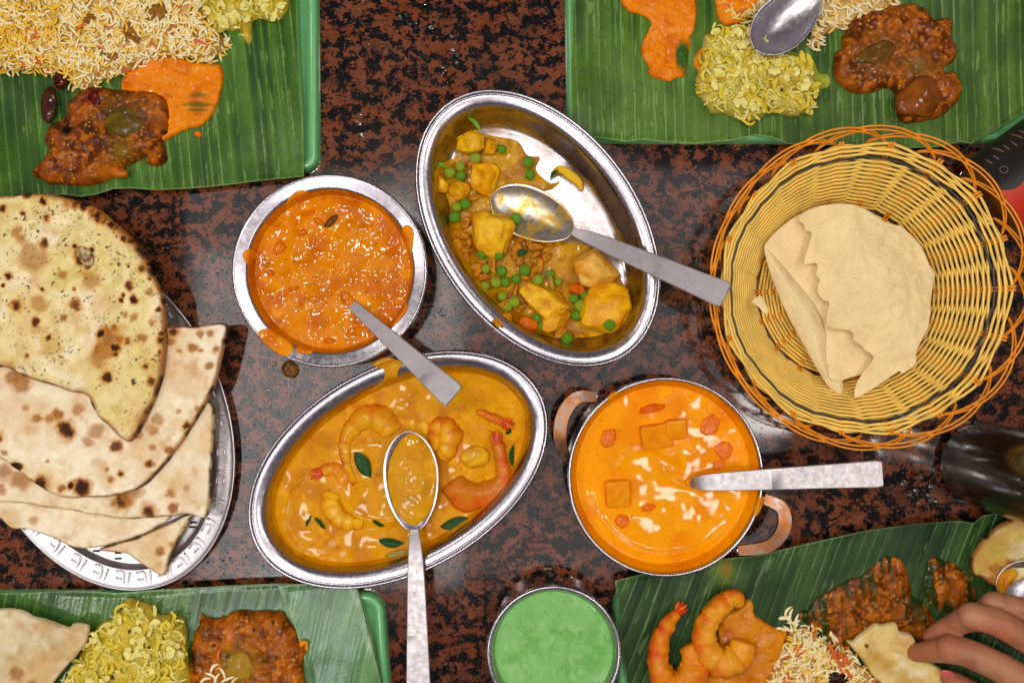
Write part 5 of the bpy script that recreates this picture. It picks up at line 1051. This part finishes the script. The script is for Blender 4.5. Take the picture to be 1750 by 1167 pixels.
rice(B, t, 950, 8, 300, colw=(.55, .24, .14, .07))
for a, b, r in [(640, 530, .3), (690, 520, 1.4), (650, 560, -.5), (700, 600, 1.0), (720, 560, 1.3), (610, 630, -.3), (980, 690, -.8), (670, 500, 1.0), (700, 560, .2), (960, 670, -1.2)]:
    p = P(1180 + a * .2514, 920 + b * .2514, LZ + .001); me = GRM[0][(a // 10) % 6]; o = put('rice_grain', me, parent=t); o.location = Vector((p.x, p.y, LZ + .0015)) - t.location; o.rotation_euler.z = r; o.scale = (1.3,) * 3
for pts in ([(945, 715), (970, 770), (1010, 850), (1030, 930)], [(1060, 800), (1050, 870), (1090, 950)], [(1000, 770), (1040, 810), (1080, 850)]):
    V, F = sweep([Vector(q) for q in spline([tuple(P(1180 + a * .2514, 920 + b * .2514, LZ + .012)) for a, b in pts], 5)], [.0016] * (5 * (len(pts) - 1) + 1), 8); put('carrot_strip', mesh_np('carrot_strip', V, F), M_rice[3], parent=t, world=True)
chunk('burnt_spice', 1432, 1158, LZ + .011, (.010, .006, .004), 77, G(70, 28, 10), G(30, 14, 8), m=M_chunky, label='dark spice lump in the rice at the bottom edge', cat='spice')
blob('spoon_curry', [(1704, 1003), (1706, 985), (1716, 975), (1730, 972), (1740, 978), (1732, 992), (1722, 1004), (1716, 1016), (1708, 1018)], .0335, .003, M_chunky, edge=.004, bump=.002, bumps=.005, colf=c_sauce(105, G(224, 156, 26), G(196, 112, 12), G(240, 196, 90)), seed=105, label='yellow curry left in the tip of the spoon at the right edge', cat='curry')

# ------------------------------------------------------------------ basket
bc = P(1487, 492, .075); BC = Vector((bc.x, bc.y, 0))
basket = thing('cane_basket', BC, 'round woven yellow cane basket with an orange looped rim, holding papadums', 'basket')
NS = 18; R0, R1, ZT = .075, .1165, .066
def wallr(z): return R0 + (R1 - R0) * (z / ZT) ** 1.12
def ring_strand(R, z, phase, amp, rad, m, name, seed, zamp=.0):
    V = []; F = []; n = NS * 6; K = 6; rr = random.Random(seed); j1, j2 = rr.uniform(-.0005, .0005), rr.uniform(0, 6)
    pts = []
    for i in range(n):
        th = 2 * math.pi * i / n; q = (th / (2 * math.pi) * NS) % 2 
        tri = 1 - 2 * abs(((q + phase) % 2) - 1)      # +1 at one stake, -1 at the next
        # straight runs between stakes (chord), pushed in and out
        fr = (th / (2 * math.pi) * NS) % 1; chord = math.cos(math.pi / NS) / math.cos((fr - .5) * 2 * math.pi / NS)
        r = R * (1 - (1 - chord) * .8) + amp * math.copysign(abs(math.sin(tri * math.pi / 2)) ** .8, tri)
        pts.append((r * math.cos(th), r * math.sin(th), z + j1 * math.sin(th * 3 + j2) + zamp * tri, th))
    for x, y, zz, th in pts:
        for k in range(K):
            a = 2 * math.pi * k / K; V.append((x + rad * math.cos(a) * math.cos(th), y + rad * math.cos(a) * math.sin(th), zz + rad * math.sin(a)))
    for i in range(n):
        i2 = (i + 1) % n
        for k in range(K): k2 = (k + 1) % K; F.append([i * K + k, i2 * K + k, i2 * K + k2, i * K + k2])
    return put(name, mesh_np(name, V, F), m, parent=basket)
i = 0; z = .003
while z < ZT:
    dark = .0515 < z < .0560; r_ = wallr(z)
    ring_strand(r_, z, i % 2, .0017, .00125 if not dark else .0010, M_bcane if dark else M_cane, 'cane_strand', i); i += 1; z += .0020 if not dark else .0018
r_ = .016; 
while r_ < R0 - .001:
    ring_strand(r_, .0022, i % 2, 0, .0013, M_cane, 'cane_strand', i, .0009); i += 1; r_ += .0029
for k in range(NS):
    th = 2 * math.pi * k / NS
    for s in (-1, 1):
        o_ = s * .0013; pts = [(.004, 0, .0022), (.04, 0, .0022), (R0 - .004, 0, .0022), (R0, 0, .006)] + [(wallr(z), 0, z) for z in (.015, .03, .045, .06)] + [(R1 + .001, 0, ZT + .003)]
        V, F = sweep([Vector((x * math.cos(th) - o_ * math.sin(th), x * math.sin(th) + o_ * math.cos(th), z)) for x, y, z in pts], [.0010] * len(pts), 6); put('cane_stake', mesh_np('cane_stake', V, F), M_ocane, parent=basket)
for k in range(NS):
    for s in (0, 1):
        th0 = 2 * math.pi * k / NS; span = 2.5 * 2 * math.pi / NS; pts = []
        for j in range(26):
            q = j / 25; f = math.sin(math.pi * q) ** .62; a = th0 + span * q; r = R1 - .001 + (.0118 - s * .0030) * f; pts.append(Vector((r * math.cos(a), r * math.sin(a), .056 + .0225 * f - s * .0004 + .0014 * math.sin(q * 6.28))))
        V, F = sweep(pts, [.00082] * 26, 6); put('rim_loop', mesh_np('rim_loop', V, F), M_ocane, parent=basket)

# papadums
def BK(p): return crop(p, 1210, 190, .5143)
def pap(name, poly, z, hf, label, seed, smooth=3, group='papadum pieces in the basket'):
    return blob(name, poly, z, .0006, M_pap, edge=.001, hf=hf, solid=.0009, smooth=smooth, seed=seed, res=.0009, label=label, cat='papadum', group=group)
def wv(a, s, seed): return lambda x, y, d: a * (fbm(x, y, s, 3, seed) - .5) * 2
pap('papadum', BK([(187, 455), (200, 430), (228, 398), (300, 345), (372, 318), (440, 312), (560, 360), (600, 500), (560, 700), (550, 820), (520, 870), (447, 895), (446, 942), (400, 915), (380, 885), (330, 800), (270, 690), (225, 590), (200, 520)]), .022, lambda x, y, d: .002 * (fbm(x, y, .05, 3, 3) - .5) * 2 + .0008 * (fbm(x, y, .012, 2, 5) - .5), 'lower papadum lying on the basket floor, seen through the torn gap', 3)
pf = P(*BK([(280, 680)])[0], .03)
def flap(x, y, d): return .010 * (1 - np.exp(-d / .010)) + .002 * (fbm(x, y, .03, 3, 9) - .5)
pap('papadum', BK([(187, 455), (215, 478), (262, 530), (312, 592), (350, 640), (378, 690), (392, 745), (392, 800), (400, 850), (408, 888), (447, 894), (446, 942), (415, 930), (382, 888), (330, 800), (270, 690), (225, 590), (200, 520)]), .023, flap, 'curled papadum edge folded along the lower left of the lower papadum', 4)
def top_h(x, y, d):
    p = P(*BK([(560, 620)])[0], .04); q = ((x - p.x) * .75 + (y - p.y) * .35); return .007 * np.exp(-((x - p.x) ** 2 + (y - p.y) ** 2) / .045 ** 2) + .0035 * np.sin(q / .011 + 1.0) * .8 + .0022 * (fbm(x, y, .022, 3, 12) - .5) * 2 + .0016 * (fbm(x, y, .007, 3, 15) - .5) + .0012 * np.exp(-(worley(x, y, .013, 5) / .3) ** 2)
pap('papadum', BK([(300, 360), (330, 330), (372, 316), (440, 310), (500, 318), (545, 340), (590, 370), (640, 380), (672, 405), (712, 452), (735, 510), (755, 540), (748, 580), (740, 640), (728, 720), (700, 770), (684, 800), (688, 832), (662, 862), (638, 872), (632, 862), (590, 895), (545, 925), (500, 952), (487, 942), (500, 895), (530, 850), (550, 818), (520, 795), (508, 780), (482, 762), (480, 735), (452, 726), (390, 714), (402, 638), (385, 630), (364, 600), (372, 560), (358, 544), (366, 508), (345, 506), (318, 510), (328, 470), (345, 405), (325, 398), (318, 375)]),
    .033, top_h, 'large top papadum with a jagged torn left edge', 5, smooth=2)
c_ = pap('papadum_crumb', BK([(145, 632), (172, 612), (186, 628), (198, 655), (198, 678), (184, 668), (168, 650)]), .040, wv(.0008, .01, 6), 'small papadum crumb on the left wall of the basket', 6, smooth=2, group=None)

# ------------------------------------------------------------------ bottles at the right edge
def tube_between(name, a, b, prof, n, m, parent, world=True):
    """revolve prof [(t along axis, radius)] about a->b"""
    a = Vector(a); b = Vector(b); L = (b - a).length; t = (b - a) / L; s = t.cross(Vector((0, 0, 1)))
    s = Vector((1, 0, 0)) if s.length < 1e-4 else s.normalized(); u = s.cross(t); V = []; F = []
    for tt, r in prof:
        for k in range(n): an = 2 * math.pi * k / n; V.append(a + t * tt + s * (r * math.cos(an)) + u * (r * math.sin(an)))
    for i in range(len(prof) - 1):
        for k in range(n): k2 = (k + 1) % n; F.append([i * n + k, i * n + k2, (i + 1) * n + k2, (i + 1) * n + k])
    F.append(list(range(n))[::-1]); F.append([(len(prof) - 1) * n + k for k in range(n)])
    return put(name, mesh_np(name, V, F), m, parent=parent, world=world)
def glassy(name, base, trans, rough=.06):
    m = matte(name, base, rough=rough, coat=1.0, coat_rough=.03, vary=(.6, 1.3, 40), bump=[(60, .0006, 2)]); b = m.node_tree.nodes['Principled BSDF']; b.inputs['Transmission Weight'].default_value = trans; return m
def _cop():
    nt = M_copper.node_tree; b = nt.nodes['Principled BSDF']; n = noise_n(nt, 110, 4, .6); r = ramp(nt, n.outputs[0], [(.40, (.34, .12, .035)), (.66, (.26, .20, .17))]); link(nt, r.outputs[0], b.inputs['Base Color'])
_cop()
M_dark = matte('dark_brown_glass', lin(30, 22, 10), rough=.25, spec=.3, coat=.35, coat_rough=.05, vary=(.6, 1.3, 40), bump=[(30, .0004, 1)]); M_amber = glassy('amber_glass', lin(120, 70, 18), 0.0)
M_label = matte('black_bottle_label', lin(24, 20, 20), rough=.42, vary=(.8, 1.2, 60)); M_red = matte('red_bottle_label', lin(196, 44, 6), rough=.45, vary=(.75, 1.15, 40)); M_print = matte('label_print', lin(112, 84, 74), rough=.5)
# lying bottle: axis rises to the right, black label with red lower half
A0 = P(1680, 350, .038); A1 = P(1960, 148, .040); bt = thing('lying_bottle', Vector((A0.x, A0.y, 0)), 'bottle with a black and red label lying beside the basket at the right edge', 'bottle')
ax = (A1 - A0); Lb = ax.length; tube_between('bottle_glass', A0, A1, [(0, .020), (.001, .030), (.006, .0355), (.02, .037), (.12, .037), (.135, .034), (.15, .024), (.165, .014)], 48, M_amber, bt)
t_ = ax.normalized(); s_ = t_.cross(Vector((0, 0, 1))).normalized(); u_ = s_.cross(t_)
def lab_sheet(name, a0, a1, t0, t1, rad, m, wave=None, parent=bt):
    V = []; F = []; nt_, na = 24, 24
    for i in range(nt_ + 1):
        tt = t0 + (t1 - t0) * i / nt_
        for j in range(na + 1):
            lo = a0 + (wave(tt) if wave else 0); an = math.radians(lo + (a1 - lo) * j / na); V.append(A0 + t_ * tt + s_ * (rad * math.cos(an)) + u_ * (rad * math.sin(an)))
    for i in range(nt_):
        for j in range(na): k = i * (na + 1) + j; F.append([k, k + 1, k + na + 2, k + na + 1])
    return put(name, mesh_np(name, V, F), m, parent=parent, world=True)
lab_sheet('red_label', 40, 210, .002, .128, .03725, M_red)
lab_sheet('black_label', 124, 212, .0015, .129, .03750, M_label, wave=lambda t: -26 * math.exp(-((t - .012) / .022) ** 2) - 12 * math.sin(t * 46))
rnd = random.Random(4)
def on_label(tt, deg, r=.0378): an = math.radians(deg); return A0 + t_ * tt + s_ * (r * math.cos(an)) + u_ * (r * math.sin(an))
for i in range(15):
    tt = .014 + .0062 * i; L = rnd.uniform(10, 24); a_ = 136 + rnd.uniform(-3, 3); sl = rnd.uniform(-.0016, .0022)
    V, F = sweep([on_label(tt + sl * q, a_ + L * (1 - q)) for q in (0, .33, .66, 1)], [.0006, .0009, .0009, .0005], 6); put('label_letter', mesh_np('label_letter', V, F), M_print, parent=bt, world=True)
V, F = sweep([on_label(.016 + .0030 * math.cos(a), 118 + 4.4 * math.sin(a)) for a in np.linspace(0, 6.283, 17)], [.0005] * 17, 6, cap=False); put('label_ring', mesh_np('label_ring', V, F), M_print, parent=bt, world=True)
# standing dark bottle
b0 = P(1672, 792, 0); bt2 = thing('standing_bottle', b0, 'very dark brown glass bottle standing below the basket at the right edge', 'bottle')
tube_between('bottle_glass', b0 + Vector((0, 0, .0)), b0 + Vector((0, 0, .24)), [(0, .026), (.0008, .031), (.004, .0345), (.01, .0355), (.09, .0355), (.15, .0352), (.175, .030), (.20, .018), (.23, .0135), (.24, .0135)], 56, M_dark, bt2)
c3 = P(1735, 690, 0)

# ------------------------------------------------------------------ hand
def capsule_chain(bm, pts):
    sp = spline([tuple(P(a, b, c)) + (r / 1000,) for a, b, c, r in pts], 6); V, F = sweep([Vector(p[:3]) for p in sp], [float(p[3]) for p in sp], 16); vs_ = [bm.verts.new(v) for v in V]
    for f in F: bm.faces.new([vs_[i] for i in f])
    for p in (sp[0], sp[-1]): bmesh.ops.create_icosphere(bm, subdivisions=3, radius=float(p[3]), matrix=Matrix.Translation(Vector(p[:3])))
    # knuckle swellings
bm = bmesh.new()
fing = [[(1870, 1168, .074, 12.5), (1762, 1096, .070, 11.6), (1700, 1062, .064, 11.2), (1662, 1056, .056, 11.0), (1630, 1068, .046, 9.6), (1604, 1080, .036, 8.2), (1592, 1088, .030, 7.2)],
        [(1880, 1100, .070, 11.5), (1790, 1056, .064, 10.8), (1735, 1040, .058, 10.4), (1700, 1034, .050, 10.2), (1678, 1046, .038, 8.8), (1668, 1056, .030, 7.4)],
        [(1850, 1240, .074, 12.5), (1740, 1158, .068, 12.2), (1660, 1118, .060, 11.6), (1625, 1110, .054, 11.2), (1596, 1112, .044, 9.4), (1576, 1114, .036, 8.4), (1566, 1115, .032, 7.4)],
        [(1890, 1050, .062, 10.5), (1820, 1022, .054, 9.6), (1786, 1020, .046, 9.0), (1774, 1030, .036, 7.6), (1770, 1036, .030, 6.6)],
        [(1900, 1330, .062, 16), (1800, 1275, .056, 13.5), (1720, 1222, .048, 12.0), (1672, 1190, .042, 10.6), (1634, 1166, .036, 8.6), (1622, 1158, .033, 7.2)],
        [(1880, 1190, .070, 16), (1960, 1260, .074, 20), (2060, 1340, .080, 24), (2250, 1450, .095, 27)], [(1880, 1120, .068, 14), (1960, 1190, .070, 18), (2060, 1330, .078, 22)], [(1860, 1245, .070, 14), (1940, 1290, .068, 18), (2060, 1340, .078, 24)], [(1900, 1330, .062, 14), (1960, 1300, .066, 18), (2060, 1345, .078, 22)], [(1890, 1060, .062, 11), (1960, 1170, .068, 15), (2060, 1320, .078, 22)]]
for f in fing: capsule_chain(bm, f)
for px, py, z, r in [(1660, 1053, .0575, 11.6), (1698, 1033, .0515, 10.7), (1624, 1108, .0555, 11.8), (1690, 1198, .043, 11.6)]: bmesh.ops.create_icosphere(bm, subdivisions=3, radius=r / 1000, matrix=Matrix.Translation(P(px, py, z)))
me = bpy.data.meshes.new('tmp'); bm.to_mesh(me); bm.free(); tmp = bpy.data.objects.new('tmp', me); col.objects.link(tmp)
r_ = tmp.modifiers.new('r', 'REMESH'); r_.mode = 'VOXEL'; r_.voxel_size = .0009; sm = tmp.modifiers.new('s', 'SMOOTH'); sm.iterations = 9; sm.factor = .6
dg = bpy.context.evaluated_depsgraph_get(); hm = bpy.data.meshes.new_from_object(tmp.evaluated_get(dg)); bpy.data.objects.remove(tmp)
n = len(hm.vertices); c = np.empty(n * 3, np.float32); hm.vertices.foreach_get('co', c); c = c.reshape(-1, 3).astype(float)
for (ax_, ay_, az_), (bx_, by_, bz_) in (((1690, 1062, .060), (1636, 1064, .050)), ((1715, 1036, .055), (1684, 1040, .044)), ((1648, 1116, .058), (1604, 1110, .048))):
    pa, pb = np.array(P(ax_, ay_, az_)), np.array(P(bx_, by_, bz_)); dv = pb - pa; dv = dv / np.linalg.norm(dv); md_ = (pa + pb) / 2; q = c - md_; tt = q @ dv; dd = np.linalg.norm(q, axis=1)
    c[:, 2] += -.00042 * np.clip(np.sin(tt / .0034 * 6.283 + .5 * np.sin(c[:, 1] * 900)), 0, 1) * np.exp(-(dd / .0085) ** 2)
hm.vertices.foreach_set('co', c.astype(np.float32).ravel())
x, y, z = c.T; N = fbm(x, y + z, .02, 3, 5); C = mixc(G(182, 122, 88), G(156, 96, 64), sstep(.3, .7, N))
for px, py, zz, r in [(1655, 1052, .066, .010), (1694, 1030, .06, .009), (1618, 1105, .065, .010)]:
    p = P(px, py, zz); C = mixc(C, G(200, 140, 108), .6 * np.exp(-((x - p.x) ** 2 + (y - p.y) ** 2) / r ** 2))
    # knuckle highlights above are painted into the skin colour
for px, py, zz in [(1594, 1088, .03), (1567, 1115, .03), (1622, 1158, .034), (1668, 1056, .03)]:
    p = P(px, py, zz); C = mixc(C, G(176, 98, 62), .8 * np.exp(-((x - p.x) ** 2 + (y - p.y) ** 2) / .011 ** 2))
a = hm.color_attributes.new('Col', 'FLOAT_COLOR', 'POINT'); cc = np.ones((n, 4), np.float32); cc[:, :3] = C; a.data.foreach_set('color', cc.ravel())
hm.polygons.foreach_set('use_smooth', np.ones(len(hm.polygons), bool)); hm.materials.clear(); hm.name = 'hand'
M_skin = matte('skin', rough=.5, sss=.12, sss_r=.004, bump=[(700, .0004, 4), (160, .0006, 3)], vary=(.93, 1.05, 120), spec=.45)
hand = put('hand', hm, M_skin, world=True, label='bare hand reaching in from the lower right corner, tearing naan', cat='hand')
nv, nf = ICO3; V = nv * np.array([.0068, .0048, .0013]); tn = put('fingernail', mesh_np('fingernail', V, nf), matte('fingernail', lin(214, 96, 92), rough=.25, coat=.5, vary=None), parent=hand); tn.location = P(1619, 1152, .0410) - hand.location; tn.rotation_euler = (.75, .2, -.55)
hand.name = 'hand'

# ------------------------------------------------------------------ crumbs and water specks on the granite
rnd = random.Random(12); VV = []; FF = []; o_ = 0; V0, F0 = ico(1)
spots = [(360, 470, 50), (385, 560, 30), (750, 530, 25), (1150, 280, 60), (600, 200, 70), (1130, 540, 60), (1320, 740, 60), (1400, 860, 60), (400, 960, 30), (700, 1080, 40), (930, 960, 60), (960, 650, 40)]
for i in range(230):
    q = spots[rnd.randrange(len(spots))]; p = P(q[0] + rnd.gauss(0, q[2]), q[1] + rnd.gauss(0, q[2] * .6), .0003); s = rnd.uniform(.0003, .0009); V = V0 * np.array([s * rnd.uniform(.7, 1.8), s, s * .5]) + np.array(p); VV.append(V); FF.append(F0 + o_); o_ += len(V0)
put('crumbs', mesh_np('crumbs', np.concatenate(VV), np.concatenate(FF)), M_char, world=True, kind='stuff', label='dark crumbs sprinkled over the granite between the dishes', cat='crumbs')
M_wet = glassy('water_drop', lin(200, 190, 180), .9, .02)
VV = []; FF = []; o_ = 0
for i in range(60):
    q = [(1555, 832, 14), (1580, 850, 12), (630, 215, 14), (720, 60, 40), (760, 105, 20), (940, 990, 30), (460, 640, 20), (1640, 700, 20)][i % 8]; p = P(q[0] + rnd.gauss(0, q[2]), q[1] + rnd.gauss(0, q[2]), .0004); s = rnd.uniform(.0008, .0022)
    V = ICO3[0] * np.array([s * rnd.uniform(.7, 1.5), s, s * .45]) + np.array(p); VV.append(V); FF.append(ICO3[1] + o_); o_ += len(V)
put('water_drops', mesh_np('water_drops', np.concatenate(VV), np.concatenate(FF)), M_wet, world=True, kind='stuff', label='clear water drops splashed on the granite', cat='water drops')
